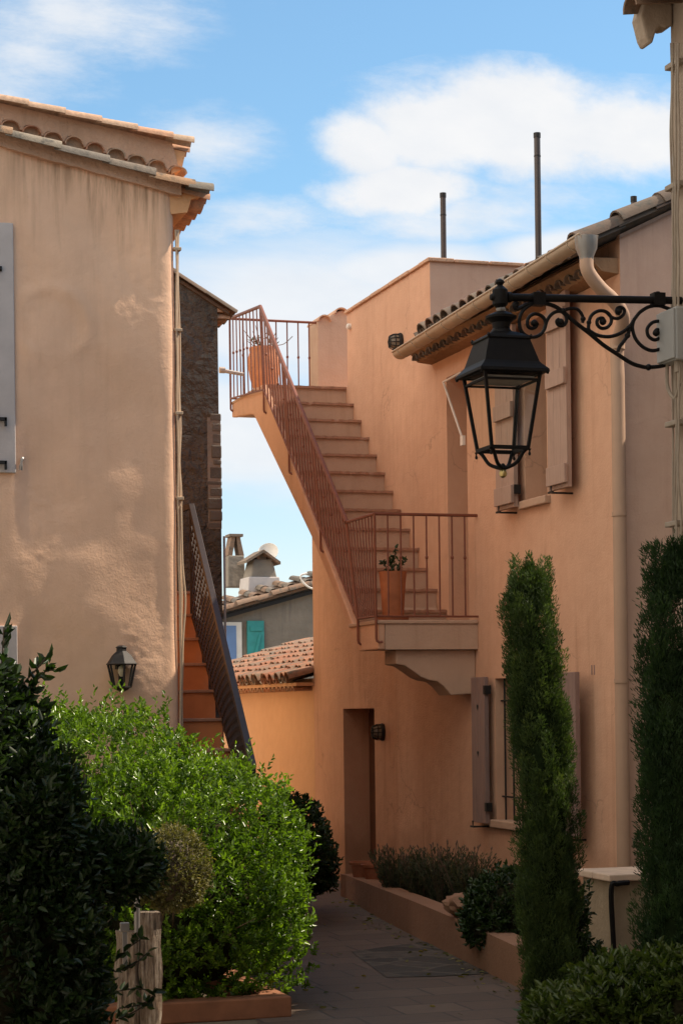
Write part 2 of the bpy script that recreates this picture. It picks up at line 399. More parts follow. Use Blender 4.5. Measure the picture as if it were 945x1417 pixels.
def sprigs(cen, dirs, length, per, leafL, leafW, tint=None, spread=.9, jit=.25):
    """shoots: `per` leaves set round each shoot"""
    n = len(cen); k = np.tile(np.arange(per), n); i = np.repeat(np.arange(n), per)
    d = norm(dirs+RNG.normal(size=(n, 3))*jit)
    ln = length*(.6+.8*RNG.random(n))
    t = (k+.5)/per
    pos = cen[i]+d[i]*(ln[i]*t)[:, None]
    side = norm(np.cross(d[i], norm(RNG.normal(size=(n*per, 3)))))
    ld = d[i]*(.35+.75*t[:, None])+side*spread
    tt = (RNG.random(n)[i]*.55+.35*t+RNG.normal(size=n*per)*.08) if tint is None else tint[i]+RNG.normal(size=n*per)*.08
    return leaves(pos, ld, leafL, leafW, tint=np.clip(tt, 0, 1))
def merge(parts):
    V = []; Fq = []; T = []; b = 0
    for v, f, t in parts: V.append(v); Fq.append(f+b); T.append(t); b += len(v)
    return np.concatenate(V), np.concatenate(Fq), np.concatenate(T)
def nvals(pts, s, seed=0):
    return np.array([mnoise.noise(Vector((p[0]*s+seed, p[1]*s+seed*.7, p[2]*s))) for p in pts])

# ------------------------------------------------------------------ camera, sun, sky
cam = bpy.data.cameras.new('camera'); co = bpy.data.objects.new('camera', cam); COL.objects.link(co)
cam.sensor_fit = 'VERTICAL'; cam.sensor_height = 36; cam.lens = F_/1417*36
cam.shift_y = (HY-708.5)/1417; cam.clip_start = .1; cam.clip_end = 2000
co.matrix_world = Matrix.Translation((0, 0, EYE)) @ Matrix.Rotation(-YAW, 4, 'Z') @ Matrix.Rotation(math.pi/2, 4, 'X') @ Matrix.Rotation(-ROLL, 4, 'Z')
SC.camera = co
sl = bpy.data.lights.new('sun', 'SUN'); so = bpy.data.objects.new('sun', sl); COL.objects.link(so)
sl.energy = 5.0; sl.angle = math.radians(.53); sl.color = (1., .86, .68)
sd = Vector((math.cos(SUN_EL)*math.cos(SUN_AZ), math.cos(SUN_EL)*math.sin(SUN_AZ), math.sin(SUN_EL)))
so.rotation_euler = sd.to_track_quat('Z', 'Y').to_euler(); so.location = (20, 10, 30)

w = bpy.data.worlds.new('World'); SC.world = w; w.use_nodes = True; nt = w.node_tree; nt.nodes.clear()
wo = nt.nodes.new('ShaderNodeOutputWorld'); bg = nt.nodes.new('ShaderNodeBackground'); nt.links.new(bg.outputs[0], wo.inputs[0])
sky = nt.nodes.new('ShaderNodeTexSky'); sky.sky_type = 'NISHITA'; sky.sun_disc = False
sky.sun_elevation = SUN_EL; sky.sun_rotation = math.pi/2-SUN_AZ; sky.air_density = 1.0; sky.dust_density = .3; sky.ozone_density = 2.
SKYK = .125; HIDK = .9; WESTK = 2.0
bg.inputs[1].default_value = SKYK
tc = nt.nodes.new('ShaderNodeTexCoord'); sx = nt.nodes.new('ShaderNodeSeparateXYZ'); nt.links.new(tc.outputs['Generated'], sx.inputs[0])
yy = math_(nt, 'MAXIMUM', sx.outputs[1], .02)
gx = math_(nt, 'DIVIDE', sx.outputs[0], yy); gz = math_(nt, 'DIVIDE', sx.outputs[2], yy)
cmb = nt.nodes.new('ShaderNodeCombineXYZ'); nt.links.new(gx, cmb.inputs[0]); nt.links.new(gz, cmb.inputs[1])
def cfac(px, py):
    d = D(px, py); return d[0]/d[1], d[2]/d[1]
def pnoise(scale, sxy, detail, seed, rough=.6, rot=0):
    mp = nt.nodes.new('ShaderNodeMapping'); mp.inputs['Scale'].default_value = (sxy[0], sxy[1], 1)
    mp.inputs['Location'].default_value = (seed, seed*1.7, seed*.3); mp.inputs['Rotation'].default_value = (0, 0, rot)
    nt.links.new(cmb.outputs[0], mp.inputs[0]); return noise(nt, mp.outputs[0], scale, detail, rough)
def blob(px, py, rx, ry, rot=0.):
    """soft ellipse fixed in the sky, 1 in the middle and 0 at its edge"""
    cx, cz = cfac(px, py); ax = math_(nt, 'SUBTRACT', gx, cx); az = math_(nt, 'SUBTRACT', gz, cz)
    c, s = math.cos(rot), math.sin(rot); k = 1/F_*1.03
    a = math_(nt, 'DIVIDE', math_(nt, 'ADD', math_(nt, 'MULTIPLY', ax, c), math_(nt, 'MULTIPLY', az, s)), rx*k)
    b = math_(nt, 'DIVIDE', math_(nt, 'SUBTRACT', math_(nt, 'MULTIPLY', az, c), math_(nt, 'MULTIPLY', ax, s)), ry*k)
    q = math_(nt, 'ADD', math_(nt, 'MULTIPLY', a, a), math_(nt, 'MULTIPLY', b, b))
    return math_(nt, 'SUBTRACT', 1., math_(nt, 'SQRT', q), clamp=True)
n1 = pnoise(9, (1, 1.5), 8, 3.1, .62); n2 = pnoise(22, (1, 1.8), 6, 9.4, .6); n3 = pnoise(7, (.6, 2.6), 7, 5.5, .62, .35)
def cloud(mask, gain, nz, na, lo, hi):
    v = math_(nt, 'ADD', math_(nt, 'MULTIPLY', mask, gain), math_(nt, 'MULTIPLY', math_(nt, 'SUBTRACT', nz, .5), na))
    mr = nt.nodes.new('ShaderNodeMapRange'); mr.interpolation_type = 'SMOOTHSTEP'
    nt.links.new(v, mr.inputs[0]); mr.inputs[1].default_value = lo; mr.inputs[2].default_value = hi
    return math_(nt, 'MINIMUM', mr.outputs[0], math_(nt, 'MULTIPLY', mask, 8.), clamp=True)
def cmax(l):
    r = l[0]
    for q in l[1:]: r = math_(nt, 'MAXIMUM', r, q)
    return r
big = cmax([blob(730, 175, 290, 110, .0), blob(860, 185, 240, 90, .1), blob(600, 180, 190, 95, .0), blob(505, 200, 100, 75, .1), blob(560, 265, 170, 60, .1)])
low = cmax([blob(430, 440, 420, 130, .05), blob(340, 600, 300, 120, -.2), blob(560, 375, 200, 50, .1), blob(790, 345, 160, 40, .1)])
wis = cmax([blob(90, 20, 330, 130, .22), blob(290, 205, 150, 90, .2), blob(620, 300, 420, 90, .15), blob(40, 70, 280, 110, .3), blob(350, 310, 260, 60, .1)])
soft = pnoise(16, (.8, 2.2), 9, 2.2, .66, .12)
CLK = .95/SKYK/1.41
nc_ = math_(nt, 'ADD', math_(nt, 'MULTIPLY', n1, .62), math_(nt, 'MULTIPLY', pnoise(42, (1, 1.5), 8, 6.2, .62), .38))
body = cloud(big, 2.2, nc_, 3.2, .15, 1.3)
veil = math_(nt, 'MULTIPLY', cloud(big, 1.8, soft, 3.8, .05, 1.9), .7)
cl = cmax([body, veil, math_(nt, 'MULTIPLY', cloud(low, 1.9, n3, 1.9, .0, 1.35), .9), math_(nt, 'MULTIPLY', cloud(wis, 1.5, soft, 3.2, .1, 1.9), .85)])
# unseen bright cloud added over the rest of the sky to light the shaded walls
dn = nt.nodes.new('ShaderNodeTexNoise'); dn.inputs['Scale'].default_value = 2.4; dn.inputs['Detail'].default_value = 6
nt.links.new(tc.outputs['Generated'], dn.inputs['Vector'])
els = ramp(nt, dn.outputs['Fac'], [(.40, 0.), (.56, 1.)])
mr = nt.nodes.new('ShaderNodeMapRange'); nt.links.new(math_(nt, 'MAXIMUM', math_(nt, 'SUBTRACT', math_(nt, 'ABSOLUTE', math_(nt, 'SUBTRACT', gx, .31)), .22), math_(nt, 'MAXIMUM', math_(nt, 'SUBTRACT', gz, .45), math_(nt, 'MULTIPLY', math_(nt, 'SUBTRACT', .06, sx.outputs[1]), 4.))), mr.inputs[0])
mr.inputs[1].default_value = 0.; mr.inputs[2].default_value = .12; side = mr.outputs[0]
wmr = nt.nodes.new('ShaderNodeMapRange'); nt.links.new(sx.outputs[0], wmr.inputs[0])
for q_, f_ in enumerate((.25, -.35, 0., 1.)): wmr.inputs[q_+1].default_value = f_
els = math_(nt, 'MULTIPLY', math_(nt, 'MULTIPLY', els, side), wmr.outputs[0])
tf = nt.nodes.new('ShaderNodeMapRange'); nt.links.new(gz, tf.inputs[0]); tf.inputs[1].default_value = .02; tf.inputs[2].default_value = .26
skyc = mixc(nt, 1., sky.outputs[0], mixc(nt, tf.outputs[0], (.93, .86, .90), (.84, 1.02, 1.0)), 'MULTIPLY')
cloudc = mixc(nt, n2, (CLK*.84, CLK*.88, CLK*.94), (CLK*1.05, CLK*1.04, CLK*1.03))
west = math_(nt, 'MULTIPLY', sx.outputs[0], -1., clamp=True)       # added cloud made brighter opposite the sun to light the stair front
bright = math_(nt, 'ADD', HIDK/SKYK, math_(nt, 'MULTIPLY', west, WESTK/SKYK))
bc = nt.nodes.new('ShaderNodeCombineXYZ')
for q_, f_ in enumerate((1., .92, .78)): nt.links.new(math_(nt, 'MULTIPLY', bright, f_), bc.inputs[q_])
skym = mixc(nt, els, mixc(nt, cl, skyc, cloudc), bc.outputs[0])
nt.links.new(skym, bg.inputs[0])
SC.view_settings.view_transform = 'Standard'; SC.view_settings.look = 'None'; SC.view_settings.gamma = 1
SC.view_settings.exposure = .5; SC.view_settings.use_curve_mapping = False
SC.cycles.max_bounces = 10; SC.cycles.diffuse_bounces = 6; SC.cycles.transparent_max_bounces = 12

# ------------------------------------------------------------------ ground
g = MB(); g.quad((-250, -250, 0), (250, -250, 0), (250, 250, 0), (-250, 250, 0)); struct('ground', g, 'ground')
g = MB(); g.quad((2.3, -3, .004), (4.72, -3, .004), (4.72, 11.4, .004), (5.07, 14.4, .004), (5.55, 17.8, .004), (6.05, 18.2, .004), (6.05, 32, .004), (4.4, 32, .004), (4.4, 17.6, .004), (3.7, 14.6, .004), (2.9, 11, .004), (2.3, 8, .004))
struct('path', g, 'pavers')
g = MB(); g.quad((4.41, 19.6, .008), (6.05, 19.6, .008), (6.05, 31.9, .008), (4.41, 31.9, .008)); struct('lane', g, 'lime')  # unseen pale sheet added to bounce sun up onto the annex wall
g = MB()
pp = [FZ(x, y, .008) for x, y in ((486, 1317), (545, 1308), (612, 1301), (665, 1330), (676, 1347), (600, 1351), (534, 1352))]
g.add(pp, [tuple(range(len(pp)))]); struct('path_flagstones', g, 'slab')

# ------------------------------------------------------------------ roofs
def roof(mb, e0, along, n, sp, up, L, r=.085, tl=.40, under=True, jit=.012, tint=None, cover=True, thick=.012):
    """barrel tiles: columns spaced sp from e0 along the eave, courses up the slope"""
    e0 = Vector(e0); along = Vector(along).normalized(); up = Vector(up).normalized(); nrm = along.cross(up); nrm = nrm if nrm.z > 0 else -nrm
    rows = int(math.ceil(L/(tl-.07)))
    for i in range(n):
        for j in range(rows):
            q = e0+along*(i*sp+random.uniform(-jit, jit))+up*(j*(tl-.07)+random.uniform(-jit, jit)*.8)+nrm*(.008*random.random())
            t = random.random() if tint is None else tint()
            if cover: mb.tile(q+nrm*.05, q+up*tl+nrm*.035, r*1.08, r*.9, nrm, thick, 6, 1, t)
            if under:
                q2 = q+along*sp*.5
                mb.tile(q2+nrm*.075, q2+up*tl+nrm*.06, r*1.0, r*1.0, nrm, thick, 5, -1, random.random())
    return mb
def genoise(mb, p0, p1, out, sp=.18, r=.075, depth=.16, fill=True):
    """row of hollow half-round tile ends under an eave"""
    p0, p1, out = Vector(p0), Vector(p1), Vector(out).normalized(); n = max(1, int((p1-p0).length/sp)); a = (p1-p0)/n
    for i in range(n):
        c = p0+a*(i+.5); mb.tile(c+out*depth, c-out*.02, r, r, (0, 0, 1), .014, 8, 1)

# ================================================================== RIGHT: house with the outside stair
house = thing('stair_house', (UF, 16, 0), 'salmon rendered house with long outside stair, gutter and mauve shutters', 'house')
vg = 12.85                      # gable end
vb = 16.72                      # where the taller block begins
vbe = FU(480, 440, UF).y        # its far end
vfe = FU(432.5, 800, UF).y      # far end of the lower front
zE = 5.02                       # eaves
ztop = 5.66
zT = FU(479, 536, UF).z         # upper landing
zL = 2.46; vLf = 15.66
v0 = 16.404; v12 = 19.197; z0 = 2.587; dz = (zT-z0)/12; dv = (v12-v0)/12
ops = {'d1': (18.43, 19.43, 0., 1.745), 'd2': (15.86, 16.34, zL, 4.58), 'w1': (14.17, 14.60, 3.33, 4.72), 'w2': (13.77, 15.29, .82, 1.975)}
def in_regions(v, z):
    return (vg < v < vb and z < zE) or (vb < v < vbe and z < ztop) or (vbe < v < vfe and z < zT)
vs = sorted({vg, vb, vbe, vfe}|{o[0] for o in ops.values()}|{o[1] for o in ops.values()})
zs = sorted({0., zE, ztop, zT}|{o[2] for o in ops.values()}|{o[3] for o in ops.values()})
wl = MB()
for a, b in zip(vs, vs[1:]):
    for c, d in zip(zs, zs[1:]):
        m_, n_ = (a+b)/2, (c+d)/2
        if in_regions(m_, n_) and not any(o[0] < m_ < o[1] and o[2] < n_ < o[3] for o in ops.values()):
            wl.quad((UF, a, c), (UF, b, c), (UF, b, d), (UF, a, d))
DP = .34
for k, (a, b, c, d) in ops.items():
    q = DP
    wl.quad((UF, b, c), (UF+q, b, c), (UF+q, b, d), (UF, b, d)); wl.quad((UF, a, c), (UF, a, d), (UF+q, a, d), (UF+q, a, c))
    wl.quad((UF, a, d), (UF, b, d), (UF+q, b, d), (UF+q, a, d)); wl.quad((UF, a, c), (UF+q, a, c), (UF+q, b, c), (UF, b, c))
UR = 9.2; zR = zE+(UR-UF)*.5
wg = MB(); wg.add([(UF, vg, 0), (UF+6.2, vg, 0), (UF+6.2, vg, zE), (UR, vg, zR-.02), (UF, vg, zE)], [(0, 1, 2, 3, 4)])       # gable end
wl.quad((UF+6.2, vg, 0), (UF+6.2, vfe, 0), (UF+6.2, vfe, zE), (UF+6.2, vg, zE))
wl.quad((UF, vfe, 0), (UF+6.2, vfe, 0), (UF+6.2, vfe, zT), (UF, vfe, zT)); wl.quad((UF, vbe, zT), (UF+6.2, vbe, zT), (UF+6.2, vfe, zT), (UF, vfe, zT))
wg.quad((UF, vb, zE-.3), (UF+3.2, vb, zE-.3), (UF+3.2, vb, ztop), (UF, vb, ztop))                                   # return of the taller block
wl.quad((UF, vbe, zT), (UF+3.2, vbe, zT), (UF+3.2, vbe, ztop), (UF, vbe, ztop)); wl.quad((UF+3.2, vb, zE-.3), (UF+3.2, vbe, zE-.3), (UF+3.2, vbe, ztop), (UF+3.2, vb, ztop))
wl.quad((UF+.003, vb, ztop-.02), (UF+3.2, vb, ztop-.02), (UF+3.2, vbe, ztop-.02), (UF+.003, vbe, ztop-.02))
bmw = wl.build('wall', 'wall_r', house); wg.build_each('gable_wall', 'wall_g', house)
# coping of the block: thin clay course
c = MB()
n = 9
for i in range(n):
    a = vb-.03+(vbe-vb+.06)*i/n; b = vb-.03+(vbe-vb+.06)*(i+1)/n-.012
    c.box((UF-.025, a, ztop+.002), (UF+.22, b, ztop+.03+random.random()*.008))
for i in range(9):
    a = UF+.225+3*i/9; c.box((a, vb-.03, ztop+.002), (a+3/9-.012, vb+.2, ztop+.028+random.random()*.008))
c.build('coping', 'mortar', house, bevel=.006)
# doors and windows in the openings
d = MB(); d.box((UF+DP-.06, 18.43, 0), (UF+DP, 19.43, 1.745)); d1 = d.build('door', 'door', house)
d = MB()
for i in range(5): d.box((UF+DP-.075, 18.45+i*.196, .05), (UF+DP-.058, 18.45+i*.196+.188, 1.7))
d.build('door_boards', 'door', d1, bevel=.004)
d = MB(); d.box((UF+DP-.06, 15.86, zL), (UF+DP, 16.34, 4.58)); d2 = d.build('door', 'shutter_l', house)
d = MB(); d.lathe((UF+DP-.09, 15.95, zL+1.0), [(.012, 0), (.022, .01), (.022, .04), (.01, .05)], 10); d.build('handle', 'iron2', d2, smooth=True)
for key, mul in (('w1', 1), ('w2', 2)):
    a, b, zlo, zhi = ops[key]
    f = MB(); u = UF+DP-.08; t = .055
    f.box((u, a, zlo), (u+.05, a+t, zhi)); f.box((u, b-t, zlo), (u+.05, b, zhi)); f.box((u, a+t, zhi-t), (u+.05, b-t, zhi)); f.box((u, a+t, zlo), (u+.05, b-t, zlo+t))
    if mul == 2:
        mm = (a+b)/2; f.box((u, mm-t*.7, zlo+t), (u+.05, mm+t*.7, zhi-t))
    wd = f.build('window', 'shutter', house)
    p = MB(); p.box((u+.02, a+t, zlo+t), (u+.03, b-t, zhi-t)); p.build('pane', 'darkglass', wd)
    s = MB(); s.box((UF-.05, a-.06, zlo-.05), (UF+.3, b+.05, zlo+.012)); s.build('sill', 'riser', wd, bevel=.008)
# iron bars of the lower window
b_ = MB(); a, b, zlo, zhi = ops['w2']
for i in range(9):
    y = a+.05+i*(b-a-.1)/8; b_.tube([(UF+.06, y, zlo), (UF+.06, y, zhi)], .008, 6)
for z in (zlo+.2, zhi-.18): b_.tube([(UF+.052, a, z), (UF+.052, b, z)], .007, 6)
b_.build('window_grille', 'iron2', house)
# shutters folded back against the wall
def shutter(va, vb_, zlo, zhi, hearts=False, fold=.05, mat='shutter', hook=1):
    s = MB(); th = .038; w_ = (vb_-va); nb = max(2, int(round(w_/.11)))
    for i in range(nb):
        s.box((UF-fold-th, va+w_*i/nb+.002, zlo), (UF-fold, va+w_*(i+1)/nb-.002, zhi))
    o = s.build('shutter', mat, house, bevel=.003)
    bt = MB()
    for z in ((zlo+.03, zlo+.17), (zhi-.35, zhi-.21)) if not hearts else ((zhi-.30, zhi-.2), (zlo+.2, zlo+.3)):
        bt.box((UF-fold-th-.03, va-.012 if not hearts else va+.03, z[0]), (UF-fold-th-.002, vb_-.03, z[1]))
    if not hearts:
        zc = (zlo+zhi)/2; bt.box((UF-fold-th-.03, va-.012, zc-.01), (UF-fold-th-.002, vb_-.03, zc+.11))
        bt.build_each('batten', mat, o, bevel=.004)
    else:
        hm = MB()
        for z in (zhi-.24, zhi-.62):
            hm.add([(UF-fold-th-.004, (va+vb_)/2+dx, z+dz_) for dx, dz_ in ((0, -.035), (.022, .005), (.012, .02), (0, .01), (-.012, .02), (-.022, .005))], [tuple(range(6))])
        hm.build_each('heart_cutout', 'iron', o)
    hk = MB(); yh = va+w_*.45
    hk.tube([(UF, yh, zlo-.03), (UF-fold-th-.06, yh, zlo-.03), (UF-fold-th-.06, yh, zlo+.02)], .008, 6)
    hk.box((UF-fold-th-.07, yh-.04, zlo-.035), (UF-fold-th-.055, yh+.04, zlo-.02)); hk.build('holdback', 'iron2', o)
    hg = MB()
    for z in (zlo+.1, zhi-.14):
        yy_ = va if hook > 0 else vb_
        hg.box((UF-fold-th-.006, yy_-.03, z), (UF-fold+.01, yy_+.012, z+.07)); 
    hg.build_each('hinge', 'iron2', o)
    return o
shutter(FU(727, 600, UF).y+.03, FU(701, 600, UF).y+.02, 3.30, 4.72, False, .055, 'shutter_l')
shutter(FU(786, 600, UF-.1).y-.0, FU(759, 600, UF-.1).y, 3.34, 4.86, False, .075, 'shutter_l', -1)
shutter(15.31, 15.31+.30, .80, 1.99, True, .05, 'shutter')
shutter(13.77-.40, 13.75, .80, 1.99, True, .11, 'shutter', -1)
# two narrow vent slots beside the lower window
vt = MB()
for x in (818.5, 822): 
    q = FU(x, 927, UF); vt.box((UF-.003, q.y-.008, q.z-.035), (UF+.01, q.y+.008, q.z+.035))
vt.build('wall_vent', 'shutter', house)
# roof of the lower wing
rf = MB(); ue = UF-.33
upv = Vector((1, 0, .5)).normalized()
roof(rf, (ue, vg-.02, zE-.175), (0, 1, 0), 17, .195, upv, (UR-ue)*1.118+.05)
rf.quad((ue+.06, vg-.03, zE-.16), (ue+.06, vb, zE-.16), (UR, vb, zR-.05), (UR, vg-.03, zR-.05))
rfo = rf.build('roof', 'tile_r', house, smooth=True)
rf = MB(); roof(rf, (UF+6.6, vg, zE-.1), (0, 1, 0), 20, .195, Vector((-1, 0, .5)), 4.1); rf.build('roof', 'tile_old', house, smooth=True)
vt = MB()
for j in range(10):
    q = Vector((ue-.02, vg-.03+random.uniform(-.015, .015), zE-.10+random.uniform(-.012, .012)))+upv*(j*.36)
    vt.tile(q, q+upv*.44+Vector((0, 0, -.02)), .105, .085, (0, 0, 1), .016, 8)
vt.build('verge_tiles', 'tile_r', rfo, smooth=True)
# rough corbelled course of clay tiles under the eave
cn = MB(); N = 80; va_, vb2 = vg+.02, vb-.02
up_row = [(UF-.22, va_+(vb2-va_)*k/N, zE-.165) for k in range(N+1)]
lo_row = [(UF-.13-.025*mnoise.noise(Vector((k*.6, 3, 0))), va_+(vb2-va_)*k/N, zE-.255-.02*mnoise.noise(Vector((k*.45, 0, 1)))) for k in range(N+1)]
in_row = [(UF+.01, p[1], zE-.27) for p in lo_row]; in_up = [(UF+.01, p[1], zE-.16) for p in lo_row]
for k in range(N):
    cn.quad(up_row[k], up_row[k+1], lo_row[k+1], lo_row[k]); cn.quad(lo_row[k], lo_row[k+1], in_row[k+1], in_row[k])
for k in (0, N): cn.quad(up_row[k], lo_row[k], in_row[k], in_up[k])
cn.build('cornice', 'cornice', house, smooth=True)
gn = MB(); genoise(gn, (UF-.08, vg+.04, zE-.245), (UF-.08, vb-.02, zE-.245), (-1, 0, 0), .17, .062, .115)
gn.build('eave_tiles', 'tile_r', house, smooth=True)
# gutter
gu = MB(); ug = UF-.43
ga = FU(553, 487, ug); gb = FU(815, 334, ug); gr = .066
pa, pb = Vector((ug, ga.y, FU(551, 491, ug).z-.02)), Vector((ug, gb.y, 4.865))
gu.tile(pa+Vector((0, 0, .03)), pb+Vector((0, 0, .03)), gr, gr, (0, 0, 1), .004, 12, -1)
for e in (pa, pb):
    s = 1 if e is pb else -1
    gu.add([e+Vector((gr*math.cos(t), 0, .03-gr*.85*math.sin(t))) for t in [math.pi*k/12 for k in range(13)]], [tuple(range(13))])
guo = gu.build('gutter', 'gutter', house, smooth=True)
gl = MB(); nsg = 11
for i in range(nsg):
    q = pa.lerp(pb, (i+.35)/nsg)+Vector((0, 0, .03))
    gl.tile(q, q+Vector((0, -.012, 0)), gr+.006, gr+.006, (0, 0, 1), .006, 12, -1)
gl.tube([pa+Vector((-gr, 0, .035)), pb+Vector((-gr, 0, .035))], .009, 8)
gl.build('gutter_rings', 'gutter', guo, smooth=True)
hop = MB(); hq = Vector((ug, gb.y+.05, 4.86))
hop.lathe(hq, [(.046, -.13), (.05, -.10), (.072, -.05), (.078, .03), (.07, .03)], 14); hop.build('hopper', 'zinc', guo, smooth=True)
dp = MB(); vp = FU(858, 900, UF-.08).y; up_ = UF-.075
path = catmull([hq+Vector((0, 0, -.11)), hq+Vector((.01, .0, -.2)), hq+Vector((.11, .03, -.30)), hq+Vector((.23, .08, -.37)), hq+Vector((.33, .14, -.47)), Vector((up_, vp, 4.22)), Vector((up_, vp, 4.0))], 8)
dp.tube(path+[Vector((up_, vp, .1))], .047, 12)
for z in (3.05, 1.9): dp.tube([(up_, vp, z), (up_, vp, z+.03)], .053, 12)
dp.tube([(up_, vp, 4.2), (up_, vp, 4.27)], .052, 12)
dp.build('downpipe', 'pipe', house, smooth=True)
# flue pipes on the flat roof and behind the ridge
for (x, y0, y1, Y, r) in ((613.5, 360, 268, 18.4, .026), (744.5, 362, 185, 17.6, .028), (876, 285, 273, 15.5, .022)):
    f = MB(); a = P(x+.3, y0, Y); b = P(x-1, y1, Y); b.x, b.y = a.x, a.y
    zb = ztop-.02 if y1 < 270 else a.z-.2
    if x < 800: 
        f.tube([(a.x, a.y, min(zb, a.z)-.1), (b.x, b.y, b.z)], r, 12)
    else: f.tube([(a.x, a.y, a.z-.3), (b.x, b.y, b.z)], r, 12)
    fo = f.build('flue', 'flue', house, smooth=True)
    f = MB(); f.tube([(b.x, b.y, b.z-.035), (b.x, b.y, b.z+.006)], r*1.14, 12); f.tube([(b.x, b.y, b.z-.2), (b.x, b.y, b.z-.19)], r*1.1, 12)
    f.build_each('flue_cap', 'iron2', fo, smooth=True)
# far parapet with wavy clay top
pv = 20.30
pq = FV(440, 500, pv); pu = pq.x
pt = FV(455, 436, pv).z
pm = MB(); wav = [(pu, 0, zT)]
zz = [FV(440, 444, pv).z, FV(447, 438, pv).z, FV(455, 437, pv).z, FV(459, 436, pv).z, FV(466, 431, pv).z, FV(473, 429, pv).z, FV(480, 431, pv).z, FV(486, 436, pv).z]
prof = [(pu, pv, zT-.4)]+[(pu+(i*.055), pv, z) for i, z in enumerate(zz)]+[(pu+.9, pv, zz[-1]), (pu+.9, pv, zT-.4)]
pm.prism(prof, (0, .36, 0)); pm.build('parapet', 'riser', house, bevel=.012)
pm = MB()
for i, (x, y) in enumerate(((449, 440), (472, 430))):
    q = FV(x, y, pv-.02); pm.tile(q+Vector((0, -.02, -.03)), q+Vector((0, .4, -.03)), .075, .075, (0, 0, 1), .014, 8)
pm.build('parapet_tiles', 'mortar', house, smooth=True)
pm = MB(); q = FU(485, 452, UF); pm.lathe((0, 0, 0), [(.0, 0), (.03, .0), (.03, .03), (.018, .04)], 14)
pm.v = [(q.x-p[2], q.y+p[0], q.z+p[1]) for p in pm.v]; pm.build('wall_sensor', 'white', house, smooth=True)

# ---- the outside stair
USL = UF-.87
stair = thing('outside_stair', (USL+.4, vLf, 0), 'salmon masonry stair with clay treads climbing the house wall to a high landing', 'stairs')
for i in range(13):
    z = z0+dz*i; v = v0+dv*i
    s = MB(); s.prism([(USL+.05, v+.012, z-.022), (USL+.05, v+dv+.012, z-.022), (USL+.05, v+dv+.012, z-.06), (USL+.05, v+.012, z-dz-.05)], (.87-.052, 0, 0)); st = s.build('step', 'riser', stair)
    t = MB(); NS = 22; us_ = [USL+.045+(UF-.003-USL-.045)*k/NS for k in range(NS+1)]; jf = [(random.gauss(0, .0035)-(.012 if random.random() < .06 else 0), random.gauss(0, .0022)) for _ in us_]
    fr_ = [(u, v-.014-a, z+b) for u, (a, b) in zip(us_, jf)]; fb_ = [(u, v-.012-a*.8, z-.024+b*.6) for u, (a, b) in zip(us_, jf)]; bk_ = [(u, v+dv+.011, z) for u in us_]; bb_ = [(u, v+.03, z-.022) for u in us_]
    for k in range(NS): t.quad(fb_[k], fb_[k+1], fr_[k+1], fr_[k]); t.quad(fr_[k], fr_[k+1], bk_[k+1], bk_[k]); t.quad(bb_[k], bb_[k+1], fb_[k+1], fb_[k])
    t.add([fb_[0], fr_[0], bk_[0], bb_[0]], [(0, 1, 2, 3)]); 
    t.build('tread', 'tread', st)
sg = MB()
b1 = FU(356, 570, USL); b2 = FU(432, 745, USL); b3 = FU(497, 895, USL)
vE = FU(321, 557, USL).y; 
low1 = (USL, FU(351, 574, USL).y, FU(351, 574, USL).z)
sl_ = dz/dv
prof = [(USL, vLf, zL-.002), (USL, v0-.06, zL-.002), (USL, v12-.02, zT-.004), (USL, vE, zT-.004), (USL, vE, zT-.16), (USL, low1[1]+.12, zT-.235), (USL, low1[1], low1[2]), tuple(b2), (USL, b3.y, zL-.235), (USL, vLf, zL-.235)]
sg.prism(prof, (.06, 0, 0)); sg.build('stringer', 'wall_r', stair, bevel=.012)
sg = MB(); prof2 = [(USL+.06, p[1], p[2]) for p in prof]
prof2[1] = (USL+.06, v0, zL-.03); prof2[2] = (USL+.06, v12+.25, zT-.16); prof2[0] = (USL+.06, vLf+.02, zL-.03); prof2[3] = (USL+.06, vE-.01, zT-.03); prof2.insert(3, (USL+.06, v12+.25, zT-.03))
prof2 = [(p[0], p[1], p[2]+(.004 if i > 4 else 0)) for i, p in enumerate(prof2)]
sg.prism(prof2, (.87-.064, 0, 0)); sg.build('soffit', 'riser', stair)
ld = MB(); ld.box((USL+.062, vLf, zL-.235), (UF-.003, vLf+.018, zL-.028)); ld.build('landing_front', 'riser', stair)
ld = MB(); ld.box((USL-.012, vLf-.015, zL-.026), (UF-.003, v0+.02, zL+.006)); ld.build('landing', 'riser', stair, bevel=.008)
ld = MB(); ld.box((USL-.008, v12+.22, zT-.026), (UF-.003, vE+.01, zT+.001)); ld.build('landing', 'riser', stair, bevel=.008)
cb = MB(); vc = vLf+.06
cpts = [(548, 899), (548, 919), (560, 921), (572, 929), (583, 937), (593, 941), (605, 943), (613, 949), (620, 957), (624, 962), (662, 960), (662, 899)]
cw = [FV(x, y, vc) for x, y in cpts]
for p in cw: p.x = min(p.x, UF-.003)
cw[0].z = cw[-1].z = zL-.238; cw[-1].x = cw[-2].x = UF-.003
cb.prism(cw, (0, .30, 0)); cb.build('corbel', 'riser', stair, bevel=.008)

